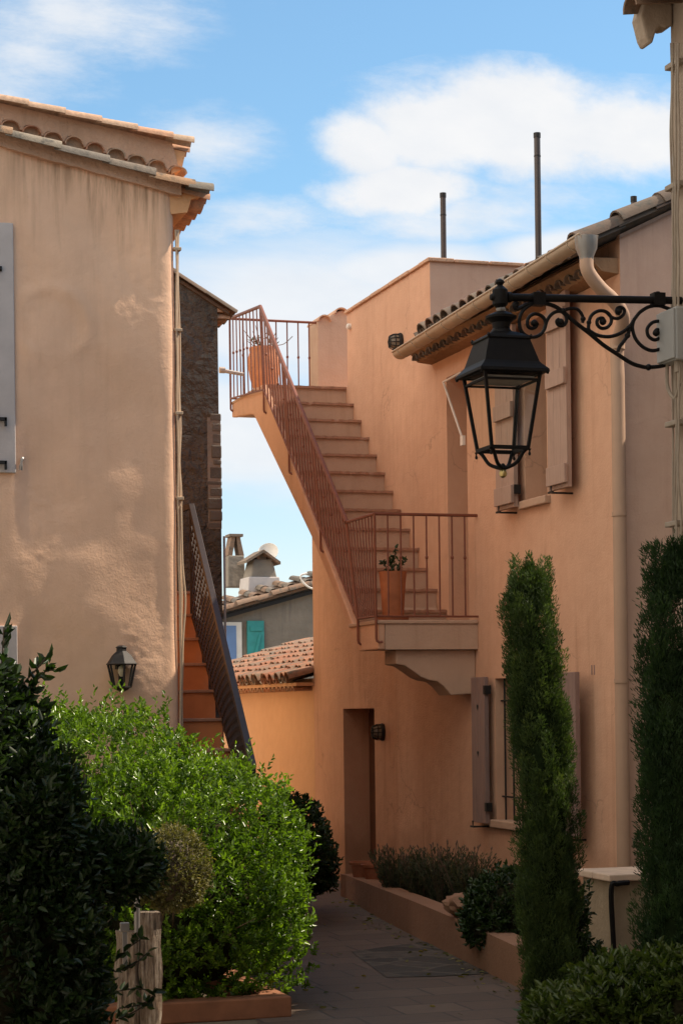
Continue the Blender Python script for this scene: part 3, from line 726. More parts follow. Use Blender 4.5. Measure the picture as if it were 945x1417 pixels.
# ---- its railing
ur = USL-.022
rail = thing('stair_railing', (ur, vLf, zL), 'red brown iron railing with thin balusters along the stair and landings', 'railing')
zr0 = 3.33; zrt = zT+.80
def bar(name, pts, r=.014, parent=rail, seg=8, mat='rust'):
    m = MB(); m.tube(pts, r, seg); return m.build(name, mat, parent, smooth=True)
c_w = Vector((UF, vLf-.01, zr0)); c_0 = Vector((ur, vLf-.01, zr0)); c_1 = Vector((ur, v0-.0, zr0)); c_2 = FU(360, 424, ur); c_3 = FU(318, 441, ur); c_4 = Vector((pu+.02, c_3.y, c_3.z-.0))
bar('handrail', [c_w, c_0], .0135); bar('handrail', [c_0, c_1], .0135); bar('handrail', [c_1, c_2], .021); bar('handrail', [c_2, c_3], .017); bar('handrail', [c_3, c_4], .0135)
zb0 = zL+.035
f_w = Vector((UF, vLf-.01, zb0)); f_0 = Vector((ur, vLf-.01, zb0)); f_1 = Vector((ur, FU(495, 855, ur).y, zb0)); f_2 = FU(365, 539, ur); f_3 = Vector((ur, c_3.y, zT+.03)); f_4 = Vector((c_4.x, c_3.y, zT+.03))
bar('bottom_rail', [f_w, f_0], .009); bar('bottom_rail', [f_0, f_1], .009); bar('bottom_rail', [f_1, f_2], .010); bar('bottom_rail', [f_2, f_3], .009); bar('bottom_rail', [f_3, f_4], .009)
def baluster(a, b, r=.0065, bead=None, square=True):
    m = MB(); m.tube([a, b], r, 6)
    if bead:
        p = a.lerp(b, bead); d = (b-a).normalized(); m.tube([p-d*.016, p-d*.008, p+d*.008, p+d*.016], [.006, .013, .013, .006], 8)
    m.build('baluster', 'rust', rail, smooth=True)
for i in range(1, 8):
    t = i/8; baluster(f_w.lerp(f_0, t), c_w.lerp(c_0, t), .0075, .58 if i % 2 == 0 or i == 1 else None)
for i in range(1, 9):
    t = i/9; baluster(f_0.lerp(f_1, t), c_0.lerp(c_1, t), .007)
NB = 27
for i in range(0, NB):
    t = (i+.5)/NB; baluster(f_1.lerp(f_2, t), c_1.lerp(c_2, t), .009, .55 if i % 2 else None)
for i in range(1, 9):
    t = i/9; baluster(f_2.lerp(f_3, t), c_2.lerp(c_3, t), .007, .56 if i > 3 else None)
for i in range(1, 8):
    t = i/8+.02; baluster(f_3.lerp(f_4, t), c_3.lerp(c_4, t), .0075, .55)
def post(top, botm, hookz):
    m = MB(); q = Vector(botm); m.tube([top, q], .011, 8)
    h = [q, q+Vector((0, 0, -hookz*.9)), q+Vector((.004, -.004, -hookz)), q+Vector((.02, -.012, -hookz-.012)), q+Vector((.05, -.016, -hookz-.008))]
    m.tube(h, .0105, 8); m.build('post', 'rust', rail, smooth=True)
post(c_0, f_0+Vector((0, -.008, 0)), .20); post(c_1.lerp(c_1, 0), f_1, .20); post(c_2, f_2, .22); post(c_3, f_3, .12)
for t in (.36, .70):
    post(c_1.lerp(c_2, t), f_1.lerp(f_2, t), .20)

# ---- pots on the landings
def pot_thing(name, base, prof, mat, label, cat='potted plant', group=None):
    o = thing(name, base, label, cat, group)
    m = MB(); m.lathe(base, prof, 28); p = m.build('pot', mat, o, smooth=True)
    zt = prof[-1][1]; m = MB(); m.lathe((base[0], base[1], base[2]+zt-.03), [(prof[-1][0]*.9, 0), (prof[-1][0]*.88, .012)], 20); m.build('soil', 'soil', o)
    return o, Vector((base[0], base[1], base[2]+zt))
q = P(366, 545, 20.55); q.z = zT+.002
po, top = pot_thing('potted_plant', q, [(.085, 0), (.10, .02), (.145, .16), (.165, .30), (.16, .38), (.145, .43), (.15, .45), (.15, .475), (.13, .478), (.12, .45), (.12, .44)], 'pot',
    'round bellied terracotta jar with bare twigs on the topmost stair landing')
tw = MB()
for i in range(16):
    a = random.uniform(0, 6.28); l = random.uniform(.12, .3); k = random.uniform(.25, 1.1)
    d = Vector((math.cos(a)*k, math.sin(a)*k, 1)).normalized(); p = top+Vector((math.cos(a)*.05, math.sin(a)*.05, -.03))
    tw.tube(catmull([p, p+d*l*.5+Vector((0, 0, .02)), p+d*l], 3), [.006]+[.004]*5+[.002], 5)
p = top; tw.tube(catmull([p, p+Vector((.12, 0, .06)), p+Vector((.22, .02, .09)), p+Vector((.31, .02, .17))], 4), .004, 5)
tw.build_each('twig', 'twig', po, smooth=True)
n_ = 60; cen = np.array([[top.x+random.uniform(-.12, .12), top.y+random.uniform(-.1, .1), top.z+random.uniform(-.02, .16)] for _ in range(n_)])
V, Fq, T = leaves(cen, RNG.normal(size=(n_, 3))+np.array([0, 0, .8]), .045, .35); arr_mesh('leaves', V, Fq, T, 'leaf_lav', po)
q = P(544, 858, 16.72); q.z = zL+.0065
po, top = pot_thing('potted_plant', q, [(.085, .022), (.088, .03), (.105, .3), (.116, .385), (.118, .405), (.102, .405), (.098, .36)], 'pot_b',
    'tall tapered terracotta pot with a leafy sprig on the lower stair landing')
sa = MB(); sa.lathe(q, [(.10, 0), (.125, .004), (.132, .03), (.122, .03), (.116, .012)], 24); sa.build('saucer', 'potd', po, smooth=True)
tw = MB(); st_pts = []
for (dx, dy, h) in ((.02, 0, .24), (-.06, .02, .13), (.09, 0, .15), (.0, .04, .16), (.05, -.03, .12)):
    pts = catmull([top+Vector((dx*.2, dy*.2, -.04)), top+Vector((dx*.7, dy, h*.5)), top+Vector((dx*1.3, dy, h))], 5); tw.tube(pts, .0035, 5); st_pts += pts
tw.build_each('stem', 'twig', po, smooth=True)
cen = np.repeat(np.array(st_pts[2:]), 3, 0); V, Fq, T = leaves(cen, RNG.normal(size=cen.shape)+np.array([0, 0, .4]), .04, .5); arr_mesh('leaves', V, Fq, T, 'leaf_dk', po)

# ---- bulkhead lamps and the white stay by the upper door
def bulkhead(base, s, label):
    o = thing('bulkhead_lamp', base, label, 'wall lamp'); b = Vector(base)
    m = MB(); m.lathe((0, 0, 0), [(.055*s, 0), (.06*s, .015*s), (.055*s, .03*s), (.05*s, .03*s)], 18)
    m.v = [(b.x-p[2], b.y+p[0]*.75, b.z+p[1]*1.25) for p in m.v]; m.build('back_plate', 'iron2', o, smooth=True)
    m = MB(); m.lathe((0, 0, 0), [(.045*s, .03*s), (.044*s, .06*s), (.032*s, .09*s), (.012*s, .102*s)], 18)
    m.v = [(b.x-p[2], b.y+p[0]*.75, b.z+p[1]*1.25) for p in m.v]; m.build('globe', 'lampglass', o, smooth=True)
    m = MB()
    for k in range(6):
        t = math.pi*k/6; c_, s_ = math.cos(t), math.sin(t)
        pts = [(r*c_, r*s_, z) for r, z in ((.052*s, .03*s), (.050*s, .065*s), (.038*s, .098*s), (.0, .112*s), (-.038*s, .098*s), (-.050*s, .065*s), (-.052*s, .03*s))]
        m.tube([(b.x-p[2], b.y+p[0]*.75, b.z+p[1]*1.25) for p in pts], .0035*s, 5)
    for r, z in ((.051*s, .06*s), (.036*s, .1*s)):
        m.tube([(b.x-z, b.y+r*math.cos(t)*.75, b.z+r*math.sin(t)*1.25) for t in [2*math.pi*k/16 for k in range(17)]], .0035*s, 5)
    m.build('wire_cage', 'iron2', o, smooth=True)
    return o
q = FU(531, 1013, UF); bulkhead((UF, q.y, q.z), 1.15, 'small caged wall lamp beside the ground floor door')
q = FU(556, 474, UF); bulkhead((UF, q.y, q.z), 1.2, 'small caged wall lamp above the far end of the gutter')
sy = thing('door_stay', FU(617, 523, UF), 'white folded metal stay bracket hanging by the upper door', 'bracket')
A_, B_, C_ = FU(613, 529, UF-.1), FU(638, 515, UF-.02), FU(640, 608, UF-.02)
m = MB(); m.tube([A_, B_], .011, 6); m.build('arm', 'white', sy); m = MB(); m.tube([A_+Vector((0, 0, .004)), C_], .010, 6); m.box(C_-Vector((.012, .03, .05)), C_+Vector((.012, .03, .03))); m.build('stay', 'white', sy)

# ================================================================== annex beyond the stair
ann = thing('tiled_annex', (UF+.02, 22, 0), 'low orange rendered annex with pink clay tiled roof behind the stair', 'annex')
ua = UF+.0; va, vz = vfe+.004, 27.0
zg = FU(400, 957, ua).z
m = MB(); m.box((ua, va, 0), (ua+3., vz, zg+.06)); m.build('wall', 'wall_a', ann)
m = MB(); genoise(m, (ua, va+.05, zg+.0), (ua, vz, zg+.0), (-1, 0, 0), .155, .060, .20); m.build('eave_tiles', 'tile_pink', ann, smooth=True)
m = MB(); m.box((ua-.195, va, zg+.05), (ua+.02, vz, zg+.085)); m.box((ua-.01, va, zg+.086), (ua+.1, vz, zg+.13)); m.build('cornice', 'wall_a', ann)
m = MB(); upa = Vector((1, 0, .30)).normalized()
roof(m, (ua-.25, va+.08, zg+.075), (0, 1, 0), 31, .205, upa, 1.75, .088, .36, jit=.03)
m.quad((ua-.2, va, zg+.10), (ua-.2, vz, zg+.10), (ua+1.5, vz, zg+.60), (ua+1.5, va, zg+.60)); m.build('roof', 'tile', ann, smooth=True)
# ================================================================== far house with chimneys
fy = 36.
far = thing('far_house', P(380, 900, fy), 'distant grey rendered house with teal shutter behind the annex roof', 'house')
def FP(x, y, Y=fy): return P(x, y, Y)
vF = P(380, 880, fy).y
L0, L1 = FV(250, 862, vF), FV(520, 786, vF)
m = MB(); m.prism([(L0.x, vF, 0), (L1.x, vF, 0), tuple(L1), tuple(L0)], (0, 6, 0)); m.build('wall', 'grey_render', far)
m = MB()
W0, W1 = FV(322, 866, vF), FV(340, 905, vF)
m.box((FV(300, 860, vF).x, vF-.03, .5), (FV(334, 860, vF).x, vF-.003, FV(330, 861, vF).z)); wd = m.build('window', 'white', far)
m = MB(); m.box((FV(302, 860, vF).x, vF-.045, .5), (FV(326, 860, vF).x, vF-.032, FV(330, 866, vF).z)); m.build('pane', 'blue', wd)
m = MB(); a, b = FV(341, 860, vF), FV(364, 860, vF); m.box((a.x, vF-.07, .5), (b.x, vF-.02, a.z+.01)); sh = m.build('shutter', 'teal', far)
m = MB(); m.box((a.x+.05, vF-.095, a.z-.17), (b.x-.03, vF-.072, a.z-.10)); p0, p1 = FV(360, 878, vF-.08), FV(354, 905, vF-.08); m.tube([p0, p1], .03, 4); m.build('shutter_brace', 'teal', sh)
m = MB()
e0 = Vector((L0.x, vF-.25, L0.z+.02)); sl2 = Vector((L1.x-L0.x, 0, L1.z-L0.z)); n2_ = int(sl2.length/.33); sl2.normalize()
for j in range(n2_):
    q = e0+sl2*(j*.33)+Vector((0, random.uniform(-.02, .02), random.uniform(-.01, .02))); m.tile(q, q+sl2*.40, .10, .088, (0, 0, 1), .02, 8)
rb = Vector((0, 1, .14)).normalized()
for j in range(n2_):
    for k in range(3):
        q = e0+Vector((0, .12, .02))+sl2*(j*.33+.1)+rb*(k*.33)+Vector((0, 0, random.uniform(0, .03)))
        m.tile(q, q+rb*.4, .1, .085, (0, 0, 1), .016, 6)
m.prism([tuple(e0), tuple(e0+sl2*n2_*.33), tuple(e0+sl2*n2_*.33+rb*1.1), tuple(e0+rb*1.1)], (0, 0, -.05))
fr = m.build('roof', 'tile_old', far, smooth=True)
m = MB(); m.prism([tuple(e0+Vector((0, .1, -.16))), tuple(e0+sl2*n2_*.33+Vector((0, .1, -.16))), tuple(e0+sl2*n2_*.33+Vector((0, .1, -.09))), tuple(e0+Vector((0, .1, -.09)))], (0, .2, 0)); m.build('fascia', 'iron2', far)
# chimneys
def chimney(px0, px1, pyb, pym, Y, mat, base=None):
    m = MB(); a, b = P(px0, pyb, Y), P(px1, pym, Y)
    w_ = abs(b.x-a.x)
    m.add([(a.x, a.y, a.z), (b.x, a.y, a.z), (b.x, a.y+w_*1.1, a.z), (a.x, a.y+w_*1.1, a.z), (a.x+w_*.05, a.y+.03, b.z), (b.x-w_*.05, a.y+.03, b.z), (b.x-w_*.05, a.y+w_*1.05, b.z), (a.x+w_*.05, a.y+w_*1.05, b.z)],
          [(0, 1, 5, 4), (1, 2, 6, 5), (2, 3, 7, 6), (3, 0, 4, 7), (4, 5, 6, 7), (3, 2, 1, 0)])
    return m, a, b, w_
Yc = 37.5
m, a, b, w_ = chimney(316, 342, 812, 768, Yc, 'grey'); ch = m.build('chimney', 'grey_render', far, bevel=.02)
m = MB(); z1, z2 = b.z, P(329, 742, Yc).z; xm = (a.x+b.x)/2
for sgn in (-1, 1):
    m.prism([(xm+sgn*w_*.46, a.y+.05, z1), (xm+sgn*w_*.2, a.y+.05, z1), (xm+sgn*w_*.02, a.y+.05, z2), (xm+sgn*w_*.24, a.y+.05, z2)], (0, w_*.9, 0))
m.box((xm-w_*.38, a.y, z2), (xm+w_*.38, a.y+w_, z2+.05)); m.build('chimney_cap', 'tile_old', ch)
Yc = 36.8
m, a, b, w_ = chimney(343, 394, 822, 797, Yc, 'white'); ch = m.build('chimney', 'surround', far, bevel=.02)
m = MB(); a2, b2_ = P(349, 797, Yc), P(386, 772, Yc); w2 = b2_.x-a2.x
m.add([(a2.x, a2.y+.1, a2.z), (b2_.x+.03, a2.y+.1, a2.z), (b2_.x+.03, a2.y+.7, a2.z), (a2.x, a2.y+.7, a2.z), (a2.x+.07, a2.y+.14, b2_.z), (b2_.x-.04, a2.y+.14, b2_.z), (b2_.x-.04, a2.y+.62, b2_.z), (a2.x+.07, a2.y+.62, b2_.z)],
      [(0, 1, 5, 4), (1, 2, 6, 5), (2, 3, 7, 6), (3, 0, 4, 7), (4, 5, 6, 7)]); m.build('chimney_stack', 'grey_render', ch, bevel=.03)
m = MB(); ap = P(366.5, 764, Yc)
for x, y in ((341, 779), (392, 780)):
    e = P(x, y, Yc); m.prism([(ap.x, a2.y, ap.z), (e.x, a2.y, e.z), (e.x, a2.y, e.z+.05), (ap.x, a2.y, ap.z+.055)], (0, .7, 0))
m.box((ap.x-.09, a2.y+.15, b2_.z-.02), (ap.x+.09, a2.y+.5, ap.z)); m.build('chimney_cap', 'tile_old', ch)
# satellite dish behind the chimney
ds = thing('satellite_dish', P(370, 800, 38.6), 'white round satellite dish behind the white based chimney', 'satellite dish')
m = MB(); c_ = P(371, 764, 38.6); R_ = .20
prof = [(R_*k/6, -.10*(1-(k/6)**2)) for k in range(7)]
m.lathe((0, 0, 0), prof+[(R_, .012), (R_*.97, .012)]+[(R_*k/6*.97, -.09*(1-(k/6)**2)) for k in range(5, 0, -1)], 26)
rot = Matrix.Rotation(math.radians(62), 3, 'X'); rot = Matrix.Rotation(math.radians(-28), 3, 'Z') @ rot
m.v = [tuple(c_+rot @ Vector(p)) for p in m.v]; m.build('reflector', 'white', ds, smooth=True)
m = MB(); m.tube([c_+Vector((0, .08, 0)), c_+Vector((0, .16, -.1)), c_+Vector((0, .16, -1.1))], .025, 8); m.build('mast', 'zinc', ds, smooth=True)
cr = MB(); cc = FV(424, 806, vF-.4)
cr.tube(catmull([cc+Vector((.02, 0, .16)), cc+Vector((-.10, 0, .12)), cc+Vector((-.06, 0, 0)), cc+Vector((.08, 0, -.1)), cc+Vector((.25, 0, -.1))], 6), .018, 6)
tag(cr.build('cable_loop', 'white', loc=tuple(cc), smooth=True), 'loose white cable loop hanging on the far roof edge', 'cable')

# ================================================================== dark stone tower house behind the left stair
Yt = 18.2; vT = P(303, 600, Yt).y
tw_ = thing('stone_house', FV(280, 960, vT), 'dark rough stone house with a tiled overhang behind the left wall', 'house')
uT = FV(305, 600, vT).x
zA, zB = FV(250, 383, vT).z, FV(312, 424, vT).z
slT = (zB-zA)/(FV(312, 424, vT).x-FV(250, 383, vT).x)
def zt(u): return zB+slT*(u-FV(312, 424, vT).x)
m = MB(); uq = FV(302, 500, vT).x; zk = FV(302, 575, vT).z
m.prism([(uT-3.5, vT, 0), (uT, vT, 0), (uT, vT, zk-.3), (uq+.0, vT, zk), (uq, vT, zt(uq)-.06), (uT-3.5, vT, zt(uT-3.5)-.06)], (0, 7, 0)); m.build('wall', 'dark_render', tw_)
m = MB(); m.quad((uT+.004, vT+.3, 0), (uT+.004, vT+7, 0), (uT+.004, vT+7, zk-.35), (uT+.004, vT+.3, zk-.35)); m.quad((uq+.004, vT+.12, zk-.35), (uq+.004, vT+7, zk-.35), (uq+.004, vT+7, zt(uq)-.1), (uq+.004, vT+.12, zt(uq)-.1)); m.build('side_wall', 'bounce_wall', tw_)  # unseen pale face added to throw sunlight back onto the annex
m = MB(); y_ = zk+.03
for i in range(11):
    h = random.uniform(.045, .13); ww = random.uniform(.04, .17)+.005*i; y_ -= h+.012
    if y_ < 3.2: break
    m.box((uT-ww, vT-.004-random.random()*.010, y_+random.uniform(0, .006)), (uT+.004+random.random()*.010, vT+.14, y_+h))
m.build('quoin_stones', 'stone_dk', tw_, bevel=.012)
m = MB(); m.box((uT-.12, vT-.0025, y_), (uT+.003, vT+.2, zk-.02)); m.build('quoin_mortar', 'grey_render', tw_)
m = MB(); sT = Vector((1, 0, slT)).normalized(); nT = 12
for j in range(nT):
    q = Vector((FV(325, 418, vT).x, vT-.02, zt(FV(325, 418, vT).x)-.02))-sT*(j*.33)
    for k in range(36 if j < 5 else 2):
        qq = q+Vector((0, k*.19, random.uniform(-.006, .006))); m.tile(qq, qq-sT*.4, .085 if k else .05, .075 if k else .045, (0, 0, 1), .014, 6)
        if j == 0: m.tile(qq+Vector((0, .095, .02)), qq+Vector((0, .095, .02))-sT*.4, .08, .08, (0, 0, 1), .014, 6, -1)
m.prism([(uT-3.5, vT-.02, zt(uT-3.5)-.07), (uq+.1, vT-.02, zt(uq+.1)-.06), (uq+.1, vT-.02, zt(uq+.1)-.03), (uT-3.5, vT-.02, zt(uT-3.5)-.03)], (0, 7, 0))
m.build('roof', 'tile_dark', tw_, smooth=True)
m = MB(); genoise(m, (uq, vT, zt(uq)-.15), (uq, vT+6, zt(uq)-.15), (1, 0, 0), .17, .07, .12); m.box((uq, vT, zt(uq)-.095), (uq+.12, vT+6, zt(uq)-.06)); m.build('eave_tiles', 'tile_pink', tw_, smooth=True)
m = MB(); q = FV(304, 512, vT+.4); m.tube([q, q+Vector((.22, -.02, -.035))], [.02, .017], 8); m.tube([q, q+Vector((.05, 0, 0))], .03, 8); m.build('spout', 'surround', tw_, smooth=True)
m = MB(); q = FV(310.5, 760, vT+.3); m.tube([(q.x, q.y, 1.5), (q.x, q.y, FV(310, 742, vT+.3).z)], .011, 8); m.build('rain_pipe', 'white', tw_, smooth=True)
# ================================================================== LEFT house
vl = 14.68
def wall_stain():
    m = M['wall_l'].copy(); m.name = 'rain_stained_stucco'; nt = m.node_tree; b = [n for n in nt.nodes if n.type == 'BSDF_PRINCIPLED'][0]
    src = b.inputs['Base Color'].links[0].from_socket
    tc = nt.nodes.new('ShaderNodeTexCoord'); sp = nt.nodes.new('ShaderNodeSeparateXYZ'); nt.links.new(tc.outputs['Object'], sp.inputs[0])
    dist = math_(nt, 'SUBTRACT', math_(nt, 'ADD', math_(nt, 'MULTIPLY', sp.outputs[0], slL), a0.z+slL*(2.2-a0.x)), sp.outputs[2])
    vs = coords(nt, (1, 1, .05)); n1_ = noise(nt, vs, 17, 4, .7); n2_ = noise(nt, coords(nt, (1, 1, .12)), 5, 3, .5); n3_ = noise(nt, coords(nt, (1, 1, .2)), 2.3, 3, .5)
    reach = math_(nt, 'ADD', math_(nt, 'MULTIPLY', math_(nt, 'POWER', n2_, 2.5), 3.0), .10)
    k = math_(nt, 'SUBTRACT', 1., math_(nt, 'DIVIDE', dist, reach), clamp=True)
    k = math_(nt, 'MULTIPLY', k, ramp(nt, n1_, [(.40, 0.), (.62, 1.)]))
    k = math_(nt, 'MULTIPLY', math_(nt, 'MULTIPLY', k, ramp(nt, n3_, [(.36, .15), (.60, 1.)])), .85)
    nt.links.new(mixc(nt, k, src, (.20, .115, .06)), b.inputs['Base Color']); return m
lh = thing('gable_house', (2.2, vl, 0), 'ochre rendered house with tiled sloping verge and rain stains on the left', 'house')
uC = FV(246, 600, vl).x
a0, a1 = FV(0, 184, vl), FV(290, 264, vl)
slL = (a1.z-a0.z)/(a1.x-a0.x)
def zl(u): return a0.z+slL*(u-a0.x)
RC = .09
def uvpos(s):
    """along the gable: flat, then round the corner"""
    if s <= 0: return uC-RC+s, vl, (0, -1)
    t = s/RC
    if t < math.pi/2: return uC-RC+RC*math.sin(t), vl+RC*(1-math.cos(t)), (math.sin(t), -math.cos(t))
    return uC, vl+RC+(s-RC*math.pi/2), (1, 0)
ss = [-4.5+.25*i for i in range(11)]+[-2.0+.02*i for i in range(1, 100)]+[RC*math.pi/2*i/8 for i in range(1, 9)]+[RC*math.pi/2+.05, RC*math.pi/2+.3]
zsn = [0, .6, 1.2]+[1.6+(i*.021) for i in range(0, 205)]
ARC = FV(72, 450, vl)
Vn = np.zeros((len(ss), len(zsn), 3))
for i, s in enumerate(ss):
    u, v, nrm_ = uvpos(s); ztp = zl(u)-.05
    for j, z in enumerate(zsn):
        f = j/(len(zsn)-1); z2 = z*(ztp/zsn[-1]) if True else z
        p3 = Vector((u*1.0, v, z2)); a = 0
        if -2.4 < s < .12 and z2 > 1.4:
            lo = mnoise.noise(Vector((u*1.5+3, z2*1.25+.5, 2.3)))*.050+mnoise.noise(Vector((u*3.4, z2*3.1, 7.7)))*.012
            msk = max(0., min(1., mnoise.noise(Vector((u*1.3+9, z2*1.1, 4.1)))*2.4+.25))
            qa = math.hypot(u-ARC.x, z2-ARC.z); ra = math.exp(-((qa-.27)/.055)**2)*(1 if z2 > ARC.z-.12 else math.exp(-((ARC.z-.12-z2)/.1)**2)); lo += ra*.012
            gr_ = mnoise.noise(Vector((u*24, z2*24, 1.1)))*.0042*(.12+msk)
            a = lo+gr_+ra*.003*mnoise.noise(Vector((u*30, z2*30, 8.1)))
            k = 1. if s < -.05 else max(.25, 1-(s+.05)/.12)
            a *= k*max(0., min(1., (u-2.10)/.12)) if u < 2.22 else k
        Vn[i, j] = (u+nrm_[0]*a, v+nrm_[1]*a, z2)
nI, nJ = len(ss), len(zsn); idx = np.arange(nI*nJ).reshape(nI, nJ)
Fq = np.stack([idx[:-1, :-1], idx[1:, :-1], idx[1:, 1:], idx[:-1, 1:]], -1).reshape(-1, 4)
wlo = arr_mesh('wall', Vn.reshape(-1, 3), Fq, np.zeros(nI*nJ), wall_stain(), lh); wlo.data.polygons.foreach_set('use_smooth', [True]*len(wlo.data.polygons))
m = MB(); m.prism([(uC-4.5, vl+.12, 0), (uC-.004, vl+.12, 0), (uC-.004, vl+.12, zl(uC)-.06), (uC-4.5, vl+.12, zl(uC-4.5)-.06)], (0, 2.6, 0)); m.build('side_wall', 'wall_side', lh)
sL = Vector((1, 0, slL)).normalized()
# mortar band and lower verge
m = MB()
N = 60; pr = []; uu = np.linspace(a0.x-2.4, a1.x-.22, N)
lowr = [(u, vl-.035, zl(u)-.105-.010*mnoise.noise(Vector((u*9, 0, 0)))) for u in uu]; upr = [(u, vl-.035, zl(u)-.0) for u in uu]
m.prism(lowr+upr[::-1], (0, .16, 0)); m.build('verge_mortar', 'mortar', lh)
m = MB(); eL = Vector((a1.x, vl-.05, a1.z-.02)); k = 0; lens = [.14, .30, .35, .36, .36, .36, .36, .36, .36, .36]; pos = 0.; tl_ = [.3, .95, .55, .5, .05, .9, .6, .8, .9, .4]
for j, ln in enumerate(lens):
    q = eL-sL*pos+Vector((0, random.uniform(-.012, .012), random.uniform(-.010, .012))); m.tile(q+Vector((0, 0, -.012)), q-sL*(ln+.05)+Vector((0, 0, -.02-.012*random.random())), .088, .076, (0, 0, 1), .016, 9, 1, tl_[j]); pos += ln
m.build('verge_tiles', 'tile_lichen', lh, smooth=True)
# eave tiles on the sunny side, receding along the lane
m = MB()
for k in range(13):
    q = Vector((a1.x-.0, vl+.06+k*.185, a1.z-.07)); qi = q-sL*.55
    m.tile(q, qi, .075, .068, (0, 0, 1), .014, 8); m.tile(q+Vector((-.02, .0925, .0)), qi+Vector((0, .0925, .0)), .085, .085, (0, 0, 1), .014, 8, -1)
    for j in range(1, 4):
        q2 = q-sL*(.35*j); m.tile(q2+Vector((0, 0, .015)), q2-sL*.4, .075, .068, (0, 0, 1), .014, 6)
m.build('eave_tiles', 'tile_pink', lh, smooth=True)
m = MB(); m.prism([(uC-.02, vl+.02, zl(uC)-.24), (uC+.10, vl+.02, zl(uC)-.22), (uC+.13, vl+.02, zl(uC)-.12), (uC+.2, vl+.02, zl(uC)-.10), (uC+.2, vl+.02, zl(uC)-.07), (uC-.1, vl+.02, zl(uC)-.04)], (0, 2.4, 0)); m.build('cornice', 'wall_side', lh)
m = MB(); m.quad((a0.x-2.4, vl+.02, zl(a0.x-2.4)-.07), (a1.x-.1, vl+.02, zl(a1.x-.1)-.07), (a1.x-.1, vl+2.6, zl(a1.x-.1)-.07), (a0.x-2.4, vl+2.6, zl(a0.x-2.4)-.07)); m.build('roof', 'tile_pink', lh)
# upper roof: plaster course with hollow tile arches, cap tiles above
vu = vl+.10
h0, h1 = FV(0, 140, vu), FV(265, 200, vu); slU = (h1.z-h0.z)/(h1.x-h0.x); sU = Vector((1, 0, slU)).normalized()
def zu(u): return h0.z+slU*(u-h0.x)
AH = [random.uniform(.045, .062) for _ in range(200)]
def arch(u, pitch=.155, ah=.066):
    ah = AH[int((u-h0.x)//pitch) % 200]
    t = ((u-h0.x) % pitch)/pitch; x_ = abs(t-.5)*2/.86
    return ah*math.sqrt(max(0, 1-x_*x_)) if x_ < 1 else 0
uE = h1.x-.10
uu = np.linspace(h0.x-2.2, uE, 360)
lowr = [(u, vu, zl(u)+.10+arch(u)) for u in uu]; upr = [(u, vu+random.uniform(-.004, .004), zu(u)-.015) for u in uu[::6]]
m = MB(); m.prism(lowr+upr[::-1], (0, .16, 0)); m.build('upper_verge_mortar', 'mortar', lh)
m = MB()
for i in range(int((uE-h0.x)/.155)+14):
    u = uE-((uE-h0.x) % .155)-.155*i+.0775
    c_ = Vector((u, vu-.01, zl(u)+.10)); ah_ = AH[int((u-h0.x)//.155) % 200]; k0 = len(m.v); m.tile(c_, c_+Vector((0, .3, 0)), .071, .071, (0, 0, 1), .010, 9)
    for q_ in range(k0, len(m.v)): p_ = m.v[q_]; m.v[q_] = (p_[0], p_[1]+random.uniform(-.004, .004), c_.z+(p_[2]-c_.z)*ah_/.0603)
m.build('arch_tiles', 'tile_pink', lh, smooth=True)
m = MB(); m.prism([(h0.x-2.2, vu+.045, zl(h0.x-2.2)+.02), (uE-.02, vu+.045, zl(uE)+.02), (uE-.02, vu+.045, zl(uE)+.17), (h0.x-2.2, vu+.045, zl(h0.x-2.2)+.17)], (0, .05, 0)); m.build('arch_backing', 'tile_pink', lh)
m = MB(); m.prism([(h0.x-2.2, vu+.3, zl(h0.x-2.2)-.3), (uE, vu+.3, zl(uE)-.3), (uE, vu+.3, zu(uE)-.03), (h0.x-2.2, vu+.3, zu(h0.x-2.2)-.03)], (0, 2.2, 0)); m.build('upper_wall', 'wall_side', lh)
m = MB(); pos = 0.
for j in range(14):
    q = Vector((h1.x, vu-.035, h1.z-.012))-sU*pos; ln = .27 if j else .16
    m.tile(q, q-sU*(ln+.04)+Vector((0, 0, -.008)), .072, .062, (0, 0, 1), .016, 9); pos += ln
m.build('upper_verge_tiles', 'tile_pink', lh, smooth=True)
m = MB()
for k in range(12):
    q = Vector((h1.x-.005, vu+.1+k*.185, h1.z-.05)); m.tile(q, q-sU*.5, .072, .066, (0, 0, 1), .014, 8); m.tile(q+Vector((-.02, .0925, 0)), q-sU*.5+Vector((0, .0925, 0)), .083, .083, (0, 0, 1), .014, 8, -1)
    for j in range(1, 3):
        q2 = q-sU*(.35*j); m.tile(q2+Vector((0, 0, .015)), q2-sU*.4, .075, .068, (0, 0, 1), .014, 6)
m.build('eave_tiles', 'tile_pink', lh, smooth=True)
m = MB(); m.prism([(uE-.05, vu+.02, zu(uE)-.24), (uE+.03, vu+.02, zu(uE)-.2), (uE+.06, vu+.02, zu(uE)-.07), (uE-.05, vu+.02, zu(uE)-.05)], (0, 2.3, 0)); m.build('cornice', 'wall_side', lh)
